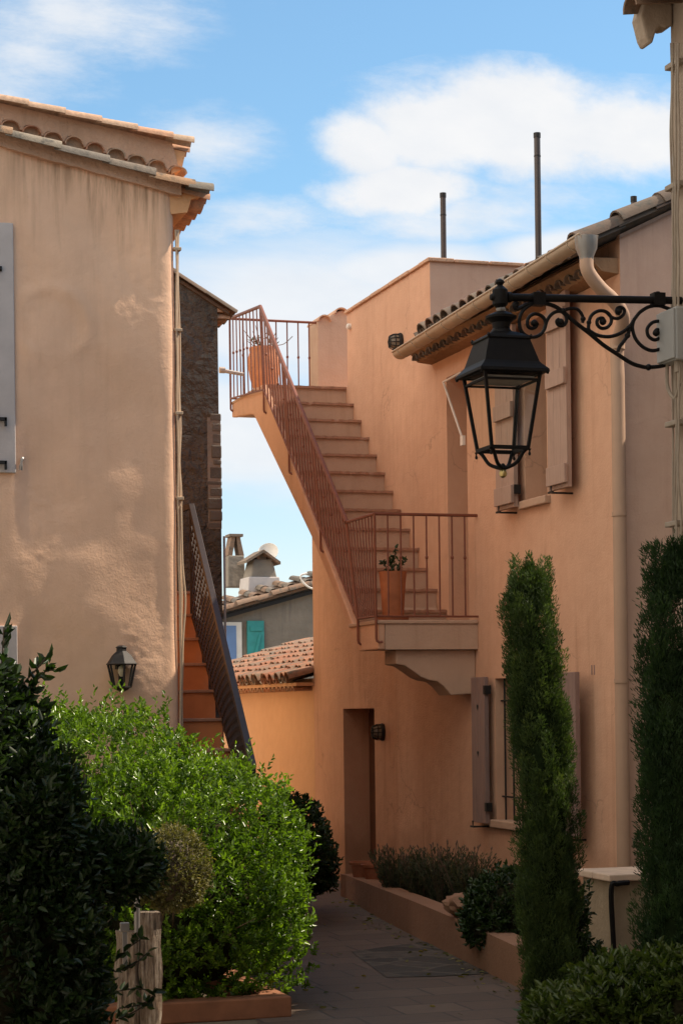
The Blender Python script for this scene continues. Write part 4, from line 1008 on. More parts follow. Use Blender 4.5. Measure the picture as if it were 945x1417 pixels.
# window bands at the frame edge
w0, w1 = FV(18, 310, vl), FV(19, 655, vl)
m = MB(); m.box((w0.x-.16, vl-.030, w1.z), (w0.x, vl-.0, w0.z)); m.box((w0.x-1.1, vl-.030, w1.z), (w0.x-.94, vl, w0.z)); m.box((w0.x-.94, vl-.030, w0.z-.16), (w0.x-.16, vl, w0.z)); m.box((w0.x-.94, vl-.03, w1.z), (w0.x-.16, vl, w1.z+.08)); wd = m.build('window', 'surround', lh, bevel=.006)
m = MB(); m.box((w0.x-.94, vl-.012, w1.z+.08), (w0.x-.16, vl-.002, w0.z-.16)); m.build('pane', 'darkglass', wd)
m = MB(); q = FV(3, 372, vl-.04); m.tube([q, q+Vector((-.05, 0, 0))], .02, 8)
for y in (580, 640): 
    q = FV(3, y, vl-.05); m.box(q-Vector((.05, .02, .012)), q+Vector((.035, .01, .012))); m.box(q+Vector((.02, -.02, -.05)), q+Vector((.035, .01, .012)))
m.build('window_hardware', 'iron2', wd)
m = MB(); q = FV(31, 637, vl-.01); m.tube(catmull([q+Vector((.01, .02, .01)), q+Vector((.0, -.03, .012)), q+Vector((-.01, -.04, -.02)), q+Vector((-.012, -.03, -.075))], 5), [.012]*8+[.010]*4+[.014]*4, 8); m.build('shutter_catch', 'zinc', lh, smooth=True)
w0, w1 = FV(24, 866, vl), FV(25, 1010, vl)
m = MB(); m.box((w0.x-.16, vl-.025, w1.z), (w0.x, vl-.0, w0.z)); m.box((w0.x-1.0, vl-.025, w1.z), (w0.x-.86, vl, w0.z)); m.box((w0.x-.86, vl-.025, w0.z-.14), (w0.x-.16, vl, w0.z)); wd = m.build('window', 'surround', lh, bevel=.006)
m = MB(); m.box((w0.x-.86, vl-.012, w1.z), (w0.x-.16, vl-.002, w0.z-.14)); m.build('pane', 'darkglass', wd)
# cables strapped to the corner
cb = thing('wall_cable', (uC+.03, vl+.05, 2.), 'bundle of pale cables strapped down the sunlit house corner', 'cable')
m = MB()
for k in range(3):
    pts = [FV(243.5+(y-310)*.010+random.uniform(-1.2, 1.2)+k*1.5, y, vl+.03+.02*k) for y in range(318, 1010, 46)]
    m.tube(catmull(pts, 4), .0085, 6)
m.tube(catmull([FV(x, y, vl+.03) for x, y in ((251, 700), (253, 780), (257, 830), (254, 880), (252, 930), (250, 960))], 5), .008, 6)
m.build('strand', 'cable', cb, smooth=True)
for y in (345, 457, 572, 690):
    m = MB(); q = FV(244+(y-310)*.010+1, y, vl+.05); m.box(q-Vector((.03, .03, .012)), q+Vector((.028, .03, .012))); m.build('cable_clip', 'cable', cb, bevel=.004)
# wall lantern
q = FV(165, 925, vl); lq = Vector((q.x, vl-.105, 0))
zt_, zm, zb_ = FV(165, 893, vl-.1).z, FV(165, 920, vl-.1).z, FV(165, 957, vl-.1).z
wn = thing('wall_lantern', (q.x, vl, (zt_+zb_)/2), 'aged dark half lantern fixed to the ochre wall above the hedge', 'wall lamp')
hh = zt_-zb_
m = MB(); m.lathe((lq.x, lq.y, zt_), [(.117, -hh*.42), (.121, -hh*.40), (.112, -hh*.38), (.10, -hh*.33), (.075, -hh*.22), (.04, -hh*.13), (.038, -hh*.06), (.046, -hh*.05), (.044, -.012), (.02, 0)], 6, rot=math.pi/6); m.build('cap', 'iron2', wn, smooth=False, bevel=.003)
m = MB(); R0, R1 = .105, .068; zA_, zB_ = zt_-hh*.42, zb_+hh*.10
cs = [(math.cos(math.pi/6+k*math.pi/3), math.sin(math.pi/6+k*math.pi/3)) for k in range(6)]
for c_, s_ in cs: m.tube([(lq.x+R0*c_, lq.y+R0*s_, zA_), (lq.x+R1*c_, lq.y+R1*s_, zB_)], .0085, 5)
m.tube([(lq.x+R1*c_, lq.y+R1*s_, zB_) for c_, s_ in cs+cs[:1]], .008, 5)
m.lathe((lq.x, lq.y, zb_), [(.02, 0), (.045, .012), (.07, hh*.10)], 6, rot=math.pi/6); m.box((lq.x-.03, lq.y, zm-.03), (lq.x+.03, vl+.01, zm+.03)); m.build('frame', 'iron2', wn)
m = MB()
for i in range(6):
    c0, c1 = cs[i], cs[(i+1) % 6]; m.add([(lq.x+R0*.97*c0[0], lq.y+R0*.97*c0[1], zA_), (lq.x+R0*.97*c1[0], lq.y+R0*.97*c1[1], zA_), (lq.x+R1*.97*c1[0], lq.y+R1*.97*c1[1], zB_), (lq.x+R1*.97*c0[0], lq.y+R1*.97*c0[1], zB_)], [(0, 1, 2, 3)])
m.build('pane', 'glass', wn)
m = MB(); m.lathe((lq.x, lq.y, zB_), [(.022, 0), (.022, .075)], 14); m.build('socket', 'iron', wn, smooth=True)
m = MB(); m.lathe((lq.x, lq.y, zB_+.075), [(.012, 0), (.028, .03), (.03, .05), (.02, .075), (.004, .085)], 14); m.build('bulb', 'bulb', wn, smooth=True)

# ---- left stair with lattice rail
ls = thing('orange_stair', (3.75, 16, 0), 'narrow orange painted stair rising between the ochre house and dark rail', 'stairs')
zs_ = [(857, 17.9), (889, 17.3), (919, 16.75), (952, 16.2), (985, 15.7)]
rA, rB = P(265, 700, 17.4), P(350, 1062, 13.9)
bA, bB = P(271, 850, 17.4), P(298, 955, 15.95)
for i in range(-1, 9):
    t = i/3.0; e = bA+(bB-bA)*t
    nx = bA+(bB-bA)*((i+1)/3.0); dz_ = abs(nx.z-e.z)
    if e.z < .1: break
    u0 = uC+.02 if e.y > vl+.1 else 2.9
    if e.y < vl+.1: u0 = uC-.15
    s = MB(); s.box((u0, e.y, max(0, e.z-dz_-.25)), (e.x, e.y+abs(nx.y-e.y)+.02, e.z-.02)); st = s.build('step', 'stair_o', ls)
    s = MB(); s.box((u0, e.y-.018, e.z-.02), (e.x+.005, e.y+abs(nx.y-e.y)-.0, e.z+.004)); s.build('tread', 'tread', st, bevel=.004)
lr = thing('lattice_railing', rB, 'dark brown lattice railing panel with flat handrail on the orange stair', 'railing')
m = MB(); m.tube([rA, rB], .034, 4); m.build('handrail', 'railbrown', lr, bevel=.004)
dB = bB-bA; sB = bA+dB*(-.05); eB = bA+dB*((rB.y-bA.y)/dB.y)
eA = rA.copy(); nS = 60
m = MB()
def top_at(y): t = (y-rA.y)/(rB.y-rA.y); return rA.lerp(rB, t)
def bot_at(y): t = (y-bA.y)/dB.y; q = bA+dB*t; q.z -= .02; q.x = top_at(y).x; return q
for i in range(nS+1):
    y = rA.y+(rB.y-rA.y)*i/nS; a, b = top_at(y), bot_at(y); K = 14
    for off in (0,):
        pts = [a.lerp(b, k/K)+Vector((0, .026*(1 if (k+i) % 2 else -1), 0)) for k in range(K+1)]
        m.tube(pts, .013, 4, True)
m.build('lattice', 'railbrown', lr)
m = MB(); m.tube([rA, P(253, 705, 17.42)], .03, 4); m.tube([rA, bot_at(rA.y)], .022, 4); m.tube([rB, (rB.x, rB.y, 0.)], .025, 4); m.tube([bot_at(rA.y), bot_at(rB.y+.2)], .016, 4); m.build('post', 'railbrown', lr)

# ================================================================== near right house corner with the street lamp
nh = thing('cream_house', (4.22, 8.45, 0), 'cream house corner with clay eave and cables at the right edge', 'house')
vN = 8.45; uN = FV(929.5, 400, vN).x
zc = FV(890, 40, vN).z; zN = 5.05
m = MB(); m.box((uN, -3, 0), (uN+5, vN, zN-.02)); m.build('wall', 'wall_n', nh, bevel=.02)
m = MB()
cp = [(897, -26), (886, 22), (893, 50), (898, 60), (903, 59), (908, 42), (913, 36), (921, 38), (930, 36), (930, -40)]
cw = [FV(x, y, vN-.05) for x, y in cp]; m.prism(cw, (0, .10, 0)); m.build('corbel', 'wall_n', nh, bevel=.012)
m = MB()
for k in range(40):
    y = vN-.07-k*.2; q = Vector((FV(862, 20, vN).x, y, FV(862, 20, vN).z)); m.tile(q, (uN+.0, y, q.z+.03), .075, .072, (0, 0, 1), .014, 8)
m.box((FV(880, 10, vN).x, -2, FV(880, -12, vN).z), (uN, vN-.06, FV(880, -6, vN).z)); m.build('eave_tiles', 'tile_old', nh, smooth=True)
m = MB(); e_ = FV(855, 16, vN)
roof(m, (e_.x, .6, e_.z+.03), (0, 1, 0), 40, .196, Vector((1, 0, .36)), 3.2, .085, .4); m.quad((e_.x+.1, -3, e_.z+.03), (e_.x+.1, vN, e_.z+.03), (uN+2.6, vN, zN+1.0), (uN+2.6, -3, zN+1.0)); m.build('roof', 'tile_old', nh, smooth=True)
nc = thing('wall_cable', (uN-.02, vN-.05, 2.5), 'beige cables clipped down the cream house corner beside the street lamp', 'cable')
m = MB()
for k in range(4):
    pts = [FV(931.5+k*3.4+random.uniform(-2.2, 2.2)+(y*.004), y, vN-.06-.05*k)+Vector((-.016, 0, 0)) for y in range(60, 800, 60)]
    m.tube(catmull(pts, 4), .0050, 6)
m.build('strand', 'cable_g', nc, smooth=True)
for y in (90, 258, 586, 725):
    m = MB(); q = FV(935, y, vN-.08); m.box(q-Vector((.03, .07, .012)), q+Vector((.02, .06, .012))); m.build('cable_clip', 'cable_g', nc, bevel=.004)
jb = thing('junction_box', FV(935, 467, vN-.1), 'grey plastic junction box on the house corner behind the lamp bracket', 'junction box')
m = MB(); q0, q1 = FV(930, 432, vN-.1), FV(931, 505, vN-.1); m.box((q0.x-.055, vN-.24, q1.z), (q0.x+.01, vN-.06, q0.z)); m.build('box', 'grey', jb, bevel=.008)
m = MB(); m.box((q0.x-.066, vN-.235, q1.z+.008), (q0.x-.054, vN-.065, q0.z-.008)); m.build('lid', 'grey', jb, bevel=.004)
m = MB(); m.tube(catmull([(q0.x-.03, vN-.1, q1.z), (q0.x-.03, vN-.1, q1.z-.1), (q0.x-.02, vN-.15, q1.z-.16), (q0.x-.02, vN-.2, q1.z-.1)], 5), .008, 6); m.tube([(q0.x-.03, vN-.2, q1.z+.0), (q0.x-.03, vN-.2, q1.z-.05)], .014, 8); m.build('cable_gland', 'cable_g', jb, smooth=True)

# ---- the street lamp
vLm = 8.36
lamp = thing('street_lamp', FV(930, 414, vLm), 'black wrought iron street lantern hanging from a scrolled wall bracket', 'street lamp')
def Z(zx, zy): return FV(640+zx/3.098, 380+zy/3.098, vLm)
m = MB(); A0, A1 = Z(165, 97), FV(945, 416, vLm); A1.x = uN+.02
m.tube([A0, A1], .0175, 10)
br = m.build('bracket_arm', 'iron', lamp, smooth=True)
m = MB()
for zx in (322, 835):
    q = Z(zx, 108); m.box(q-Vector((.028, .024, .026)), q+Vector((.028, .024, .030))); q = Z(zx, 84); m.lathe(q-Vector((0, 0, .01)), [(.012, 0), (.016, .012), (.008, .022)], 10)
q = Z(160, 95); m.lathe(q, [(.018, -.05), (.034, -.035), (.036, .0), (.034, .03), (.018, .045), (.012, .052), (.02, .062), (.018, .072), (.005, .08)], 14); m.tube([Z(118, 97), Z(140, 97), Z(165, 97)], [.012, .022, .03], 10); m.tube([Z(190, 97), Z(205, 97)], .024, 10)
m.build_each('bracket_knob', 'iron', br, smooth=True)
def spiral(c, r0, r1, a0, turns, n=40, cw_=1):
    out = []
    for i in range(n+1):
        t = i/n; r = r0+(r1-r0)*t; a = a0+cw_*turns*2*math.pi*t; out.append((c[0]+r*math.cos(a), c[1]+r*math.sin(a)))
    return out
curves = [
    ([(238, 128), (226, 122), (220, 133), (230, 147), (248, 142), (270, 130), (300, 122), (345, 122), (390, 134), (430, 160), (480, 204), (540, 250), (600, 300), (660, 340), (720, 378), (760, 392), (795, 397), (860, 390), (912, 370)], .0095),
    ([(300, 124), (262, 150), (243, 190), (247, 235), (272, 262), (305, 268), (335, 255), (352, 228), (354, 200), (338, 178), (312, 168), (288, 178), (277, 200), (280, 222), (296, 230), (312, 225), (318, 210), (308, 202)], .0082),
    ([(350, 235), (362, 195), (385, 166), (415, 157), (438, 172), (444, 198), (430, 218), (410, 216), (402, 200), (412, 190)], .0082),
    ([(425, 158), (455, 146), (488, 148), (507, 166), (516, 190), (512, 205)], .0078),
    ([(470, 195), (500, 222), (530, 236)], .0075),
    ([(545, 245), (538, 225), (548, 180), (575, 158), (605, 156), (630, 174), (636, 200), (622, 224), (595, 230), (576, 214), (578, 192), (598, 186), (606, 200)], .0082),
    ([(620, 166), (640, 184), (665, 188), (687, 172), (692, 152), (678, 140), (660, 146), (660, 164), (672, 168)], .0078),
    ([(540, 240), (580, 261), (630, 266), (680, 249), (715, 220), (737, 188), (760, 160), (798, 138), (840, 134), (880, 146), (915, 160)], .0085),
    ([(735, 188), (726, 225), (738, 272), (768, 308), (810, 326), (852, 314), (880, 282), (890, 245), (876, 212), (846, 200), (812, 206), (790, 232), (795, 264), (822, 280), (848, 266), (850, 244), (832, 236), (820, 248)], .0085),
    ([(716, 228), (705, 262), (690, 285), (672, 308), (664, 330)], .0085),
    ([(880, 240), (890, 250)], .012),
]
m = MB()
for pts, r in curves:
    cp_ = catmull([Z(*p) for p in pts], 5); n = len(cp_)
    m.tube(cp_, r, 7)
for zx, zy, r in ((306, 208, .017), (418, 203, .017), (600, 202, .017), (668, 156, .016), (828, 250, .017), (228, 134, .012), (795, 397, .016), (430, 155, .014), (515, 190, .013), (540, 205, .012), (705, 262, .014), (715, 225, .012), (885, 262, .012)):
    c_ = Z(zx, zy); m.lathe(c_, [(r*.3, -r*.9), (r*.85, -r*.5), (r, 0), (r*.85, r*.5), (r*.3, r*.9)], 10)
m.build('bracket_scrolls', 'iron', br, smooth=True)
# lantern: square body, axis under the knob
lc = Z(165, 97); LX, LY = FV(693, 440, vLm).x, vLm
def lz(py): return FV(693, py, vLm).z
m = MB(); m.lathe((LX, LY, lz(432)), [(.013, -.02), (.013, .05)], 10); m.lathe((LX, LY, lz(430)), [(.02, -.005), (.024, .004), (.02, .014)], 6); m.build('hanger', 'zinc', lamp, smooth=True)
m = MB(); m.lathe((LX, LY, 0), [(.05, lz(466)), (.05, lz(460)), (.038, lz(455)), (.042, lz(447)), (.068, lz(441)), (.07, lz(438)), (.05, lz(435)), (.02, lz(431))], 20); cpn = m.build('chimney_cap', 'iron', lamp, smooth=True)
hw = .150
m = MB(); m.lathe((LX, LY, 0), [(hw+.012, lz(520)), (hw+.010, lz(516)), (hw-.012, lz(509)), (hw-.022, lz(505)), (.098, lz(474)), (.104, lz(472)), (.100, lz(469)), (.07, lz(464)), (.05, lz(461))], sq=True)
m.build('hood', 'iron', lamp)
m = MB()
for sx_ in (-1, 1):
    for sy_ in (-1, 1): m.lathe((LX+sx_*.1, LY+sy_*.1, lz(472)), [(.004, 0), (.008, .008), (.003, .018)], 8); m.lathe((LX+sx_*(hw+.004), LY+sy_*(hw+.004), lz(518)), [(.005, -.016), (.009, -.006), (.004, .0)], 8)
m.build_each('hood_finial', 'iron', lamp, smooth=True)
m = MB(); T0, T1 = hw-.02, .086; zh, zlw = lz(519), lz(622)
for sx_ in (-1, 1):
    for sy_ in (-1, 1): m.tube([(LX+sx_*T0, LY+sy_*T0, zh), (LX+sx_*T1, LY+sy_*T1, zlw)], .0095, 4)
sq_ = [(-1, -1), (1, -1), (1, 1), (-1, 1), (-1, -1)]
for h_, T_, r in ((zh, T0, .010), (zh-.035, T0-.006, .007), (zlw, T1, .0115)):
    for (a, b), (c_, d_) in zip(sq_, sq_[1:]): m.tube([(LX+a*T_, LY+b*T_, h_), (LX+c_*T_, LY+d_*T_, h_)], r, 4)
m.build('frame', 'iron', lamp)
m = MB()
for (a, b), (c_, d_) in zip(sq_, sq_[1:]): m.add([(LX+a*T0*.96, LY+b*T0*.96, zh), (LX+c_*T0*.96, LY+d_*T0*.96, zh), (LX+c_*T1*.96, LY+d_*T1*.96, zlw), (LX+a*T1*.96, LY+b*T1*.96, zlw)], [(0, 1, 2, 3)])
m.build('pane', 'glass', lamp)
m = MB(); zf = lz(648)
for sx_ in (-1, 1):
    for sy_ in (-1, 1):
        m.tube(catmull([(LX+sx_*T1, LY+sy_*T1, zlw), (LX+sx_*T1*.82, LY+sy_*T1*.82, zlw-.016), (LX+sx_*T1*.55, LY+sy_*T1*.55, zlw-.06), (LX+sx_*T1*.2, LY+sy_*T1*.2, zf+.004), (LX, LY, zf)], 5), .0085, 7)
        m.lathe((LX+sx_*T1*1.05, LY+sy_*T1*1.05, zlw-.035), [(.004, 0), (.007, .007), (.003, .02), (.009, .03)], 8)
m.lathe((LX, LY, zf), [(.008, -.012), (.018, 0), (.012, .012), (.005, .022)], 12); m.build('basket', 'iron', lamp, smooth=True)
m = MB(); m.lathe((LX, LY, lz(655)), [(.004, -.02), (.014, -.014), (.0185, 0), (.014, .014), (.006, .02)], 14); m.build('brass_ball', 'brass', lamp, smooth=True)
m = MB(); m.lathe((LX, LY, zh-.03), [(.11, 0), (.11, .012)], sq=True); m.build('reflector', 'zinc', lamp)

# ================================================================== unseen houses added out of frame to shade the lane
gh = thing('garden_shade_house', (7.6, 10.6, 0), 'unseen pale house added beyond the cypresses to shade the path', 'house')
m = MB(); m.box((7.5, 8.5, 0), (12, 12.82, 4.87)); m.build('wall', 'lime', gh, bevel=.02)
m = MB(); m.box((7.25, 10.3, 4.9), (7.85, 11.10, 6.05)); m.box((7.22, 10.27, 6.05), (7.88, 11.13, 6.12)); m.build('chimney', 'lime', gh, bevel=.01)  # chimney added and sized only to shade the strip before the hedge kerb
m = MB(); roof(m, (7.2, 8.6, 4.85), (0, 1, 0), 22, .195, Vector((1, 0, .35)), 2.6); m.quad((7.22, 8.5, 4.85), (7.22, 12.82, 4.85), (9.8, 12.82, 5.75), (9.8, 8.5, 5.75)); m.build('roof', 'tile_old', gh, smooth=True)
oh = thing('rear_shade_house', (-2.5, 2, 0), 'unseen pair of tall pale houses added to block western sky light', 'house')  # added to cut western sky light from the foreground and lower front
m = MB(); m.box((-8, -6, 0), (-3, 4.6, 8.6)); m.box((-8, 4.6, 0), (-1.2, 13.9, 7.9)); m.build('wall', 'lime', oh, bevel=.02)
m = MB(); roof(m, (-2.7, -6, 8.5), (0, 1, 0), 53, .2, Vector((-1, 0, .35)), 2.2); m.quad((-2.72, -6, 8.5), (-2.72, 4.7, 8.5), (-5.9, 4.7, 9.6), (-5.9, -6, 9.6)); roof(m, (-.9, 4.7, 7.8), (0, 1, 0), 46, .2, Vector((-1, 0, .35)), 2.2); m.quad((-.92, 4.7, 7.8), (-.92, 13.9, 7.8), (-3.9, 13.9, 8.8), (-3.9, 4.7, 8.8)); m.build('roof', 'tile_old', oh, smooth=True)

bh = thing('street_shade_house', (1, -7, 0), 'unseen tall pale house added behind the viewer to block sky light', 'house')  # added to cut the sky light coming from behind the viewer
m = MB(); m.box((-6, -12, 0), (9.5, -7, 8.8)); m.build('wall', 'lime', bh, bevel=.02)
m = MB(); roof(m, (-6, -6.7, 8.7), (1, 0, 0), 79, .2, Vector((0, -1, .35)), 1.8); m.quad((-6, -6.72, 8.7), (9.5, -6.72, 8.7), (9.5, -9.8, 9.8), (-6, -9.8, 9.8)); m.build('roof', 'tile_old', bh, smooth=True)

# ================================================================== planter, pier, post, rock
pl = thing('planter_wall', (5.2, 14.6, 0), 'low salmon planter wall curving along the paved path', 'planter')
base = [(4.46, 9.6), (4.72, 11.42), (4.90, 13.0), (5.07, 14.4), (5.3, 16.2), (5.55, 17.78)]
hts = [.22, .25, .27, .27, .25, .215]
m = MB()
bp = catmull([Vector((x, y, h)) for (x, y), h in zip(base, hts)], 5)
for a, b in zip(bp, bp[1:]):
    m.add([(a.x, a.y, 0), (b.x, b.y, 0), (b.x, b.y, b.z), (a.x, a.y, a.z), (a.x+.17, a.y, 0), (b.x+.17, b.y, 0), (b.x+.17, b.y, b.z), (a.x+.17, a.y, a.z)], [(0, 1, 2, 3), (3, 2, 6, 7), (4, 7, 6, 5)])
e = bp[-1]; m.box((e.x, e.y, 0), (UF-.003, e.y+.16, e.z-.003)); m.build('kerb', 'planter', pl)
m = MB()
for a, b in zip(bp, bp[1:]): m.add([(a.x+.16, a.y, a.z-.06), (b.x+.16, b.y, b.z-.06), (UF-.003, b.y, b.z-.05), (UF-.003, a.y, a.z-.05)], [(0, 1, 2, 3)])
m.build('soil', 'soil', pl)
m = MB(); bm = bmesh.new(); bmesh.ops.create_icosphere(bm, subdivisions=3, radius=1)
BP = P(641, 1252, 14.2)
for v_ in bm.verts:
    p = v_.co*(1+.18*mnoise.noise(v_.co*1.4)); v_.co = Vector((p.x*.13, p.y*.12, p.z*.085))*(1+.25*mnoise.noise(v_.co*3))
m.add([tuple(BP+v_.co) for v_ in bm.verts], [tuple(v_.index for v_ in f.verts) for f in bm.faces], .5); bm.free()
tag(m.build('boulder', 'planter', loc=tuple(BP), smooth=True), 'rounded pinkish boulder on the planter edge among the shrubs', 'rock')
pr_ = thing('stone_pier', (5.08, 11.0, 0), 'square rendered pier with pale stone cap and black pipe at its corner', 'pier')
pc = P(845, 1213, 12); pz = .745
m = MB(); m.box((pc.x+.02, pc.y+.02, 0), (pc.x+.7, pc.y+.46, pz-.045)); m.build('shaft', 'pier', pr_, bevel=.01)
m = MB()
for a, b in ((-.02, .225), (.235, .48)): m.box((pc.x-.02, pc.y+a, pz-.043), (pc.x+.74, pc.y+b, pz)); 
m.build('cap', 'cap', pr_, bevel=.008)
m = MB(); m.tube(catmull([(pc.x+.10, pc.y-.03, pz-.05), (pc.x+.03, pc.y-.03, pz-.055), (pc.x-.01, pc.y-.022, pz-.09), (pc.x+.002, pc.y-.02, .3), (pc.x+.004, pc.y-.02, .05)], 6), .016, 8); m.build('pipe', 'iron', pr_, smooth=True)
# weathered wooden post with latch
gp = thing('gate_post', P(196, 1400, 9.6), 'weathered pale wooden gate post with metal latch between hedge and dark shrub', 'post')
q = P(196, 1330, 9.6); pzt = P(196, 1247, 9.6).z; yb = 9.6
m = MB(); NV = 30; 
for (x0, x1, z1, dy, ti) in ((166, 193, 1290, 0, .55), (194, 222, 1262, -.02, .25)):
    a, b = P(x0, 1330, 9.6), P(x1, 1330, 9.6); vs_ = []
    for k in range(NV+1):
        z = P(200, z1, 9.6).z*(k/NV)
        for (xx, yy_) in ((a.x, a.y+dy), ((a.x*2+b.x)/3, a.y+dy-.012), ((a.x+2*b.x)/3, b.y+dy-.01), (b.x, b.y+dy), (b.x, b.y+dy+.1), (a.x, a.y+dy+.1)):
            vs_.append((xx+.016*mnoise.noise(Vector((xx*30, z*7, 1))), yy_+.012*mnoise.noise(Vector((xx*40, z*9, 5))), z))
    fs = [(k*6+i, k*6+(i+1) % 6, (k+1)*6+(i+1) % 6, (k+1)*6+i) for k in range(NV) for i in range(6)]+[tuple(NV*6+i for i in range(6))]
    m.add(vs_, fs, ti)
m.build('timber', 'post_wood', gp)
m = MB(); a, b = P(190, 1240, 9.45), P(190, 1290, 9.45); m.tube([a, b], .014, 8); m.build('latch_bar', 'zinc', gp, smooth=True)
m = MB(); c_ = P(173, 1283, 9.45); m.box(c_-Vector((.022, .008, .022)), c_+Vector((.022, .008, .022))); m.box(c_+Vector((-.012, -.004, -.18)), c_+Vector((.012, .004, -.022))); m.build('latch_plate', 'zinc', gp, bevel=.004)
# low orange kerb under the hedge
hk = MB(); hk.box((1.9, 11.05, 0), (3.12, 11.2, .12)); hk.box((2.97, 11.2, 0), (3.12, 13.4, .12)); tag(hk.build('hedge_kerb', 'kerb_o', loc=(2.5, 11, 0), bevel=.01), 'low orange kerb under the bright hedge', 'kerb')

# ================================================================== plants
def superpts(n, c, r, p=3., zmin=None, lump=.18, ls=1.6, seed=0., inset=.25):
    d = norm(RNG.normal(size=(n*2, 3)))
    k = (np.abs(d[:, 0])**p+np.abs(d[:, 1])**p+np.abs(d[:, 2])**p)**(-1/p)
    s = d*k[:, None]
    lum = 1+lump*nvals(s*np.array(r), ls, seed)+lump*.5*nvals(s*np.array(r), ls*3, seed+5)
    dep = 1-inset*RNG.random(n*2)**2
    pos = np.array(c)+s*np.array(r)*(lum*dep)[:, None]
    nr = norm(np.sign(s)*np.abs(s)**(p-1)/np.array(r))
    ok = np.ones(len(pos), bool) if zmin is None else pos[:, 2] > zmin
    return pos[ok][:n], nr[ok][:n]
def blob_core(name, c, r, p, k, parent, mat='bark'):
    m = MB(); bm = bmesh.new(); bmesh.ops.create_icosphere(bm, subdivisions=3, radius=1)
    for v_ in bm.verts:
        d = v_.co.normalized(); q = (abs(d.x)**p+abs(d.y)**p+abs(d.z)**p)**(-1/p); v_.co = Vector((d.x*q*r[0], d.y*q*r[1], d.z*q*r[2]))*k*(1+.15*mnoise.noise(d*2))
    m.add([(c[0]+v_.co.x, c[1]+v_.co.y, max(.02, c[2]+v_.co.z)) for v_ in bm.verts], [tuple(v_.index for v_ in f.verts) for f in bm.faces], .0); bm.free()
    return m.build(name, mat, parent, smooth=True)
UPV = np.array([0, 0, 1.])
# --- the bright hedge: several overlapping masses of one plant
hg = thing('hedge', (2.7, 12.4, 0), 'large sunlit glossy green hedge in front of the ochre house', 'hedge')
masses = [((2.05, 13.0, .74), (.95, 1.2, .96), 3.6, 6200), ((2.71, 12.2, .60), (.68, 1.1, .80), 3.0, 4600), ((2.92, 13.2, .50), (.48, .8, .60), 2.6, 1300), ((2.56, 11.55, .52), (.58, .50, .54), 2.6, 2200)]
parts = []
for i, (c, r, p, n) in enumerate(masses):
    pos, nr = superpts(n, c, r, p, .10, .10, 1.8, i*3.3)
    cl_ = nvals(pos, 6.5, 31)+.5*nvals(pos, 13, 37); kp = cl_ > -.24+.1*RNG.normal(size=len(cl_)); pos = pos+nr*(cl_*.09)[:, None]; pos, nr = pos[kp], nr[kp]
    parts.append(sprigs(pos, nr*.75+UPV*.75, .060, 10, .031, .42))
    pos, nr = superpts(n//16, c, (r[0]*1.02, r[1]*1.02, r[2]*1.03), p, .3, .10, 1.8, i*3.3, .05)
    parts.append(sprigs(pos, nr*.4+UPV*1., .15, 10, .036, .40))
V, Fq, T = merge(parts); arr_mesh('foliage', V, Fq, T, 'leaf', hg)
for c, r, p, n in masses: blob_core('branches', c, r, p, .62, hg, 'twigs')
tw = MB()
for q_ in range(70):
    c, r, p, n = random.choice(masses); d = Vector((random.gauss(.3, .7), random.gauss(-.5, .5), random.gauss(.6, .5))).normalized(); a = Vector(c)+Vector((d.x*r[0], d.y*r[1], d.z*r[2]))*.8
    if a.z > .2: e = a+(d+Vector((0, 0, .5))).normalized()*random.uniform(.2, .38); tw.tube([a, a.lerp(e, .5)+Vector((random.gauss(0, .01), 0, random.gauss(0, .01))), e], [.004, .003, .0015], 5)
tw.build_each('twig', 'twig', hg, smooth=True)
# --- dark shrub in the near left
shb = thing('shrub', (1.0, 7.8, 0), 'tall dark shaded shrub with loose sprays at the left edge', 'shrub')
parts = []
def Q(x, y, Y): p = P(x, y, Y); return (p.x, p.y, p.z)
dm = [(Q(10, 1270, 8.1), (.28, .40, .70), 2.6, 1500), (Q(68, 1340, 8.1), (.16, .32, .60), 2.6, 1100), (Q(-30, 1040, 8.1), (.14, .26, .34), 2.3, 600), (Q(40, 1145, 8.0), (.14, .24, .26), 2.2, 650), (Q(160, 1205, 8.2), (.13, .16, .095), 2.2, 420)]
for i, (c, r, p, n) in enumerate(dm):
    pos, nr = superpts(n, c, r, p, .05, .2, 2.4, 20+i)
    parts.append(sprigs(pos, nr*.8+UPV*.6, .08, 9, .038, .42, tint=RNG.random(len(pos))*.8))
def spray(pts, n, L, w_=.42):
    cp_ = np.array([tuple(p) for p in catmull(pts, n)]); i = RNG.integers(0, len(cp_), len(cp_)*2)
    return leaves(cp_[i], RNG.normal(size=(len(i), 3))*.7+np.array([.5, 0, .5]), L, w_, tint=RNG.random(len(i))*.8)
tw = MB()
for pts in ([(8, 985), (30, 950), (52, 925), (66, 908)], [(20, 985), (45, 950), (62, 930), (76, 927)], [(15, 1000), (35, 970), (46, 958)], [(2, 930), (5, 890), (6, 868)], [(40, 1010), (55, 985), (53, 978)], [(60, 1010), (66, 990), (64, 984)]):
    w3 = [P(x, y, 8.1) for x, y in pts]; parts.append(spray(w3, 5, .055)); tw.tube(catmull(w3, 4), .0035, 5)
for pts in ([(160, 1345), (185, 1335), (205, 1318)], [(160, 1372), (190, 1368), (212, 1372)], [(165, 1395), (195, 1390), (215, 1376)], [(165, 1410), (190, 1398), (204, 1388)], [(160, 1330), (178, 1312), (195, 1300)]):
    w3 = [P(x, y, 8.6) for x, y in pts]; parts.append(spray(w3, 3, .05)); tw.tube(catmull(w3, 4), .0032, 5)
tw.build_each('stem', 'bark', shb, smooth=True)
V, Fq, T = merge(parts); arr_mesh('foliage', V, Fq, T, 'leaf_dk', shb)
for c, r, p, n in dm: blob_core('branches', c, r, p, .7, shb, 'twigs')
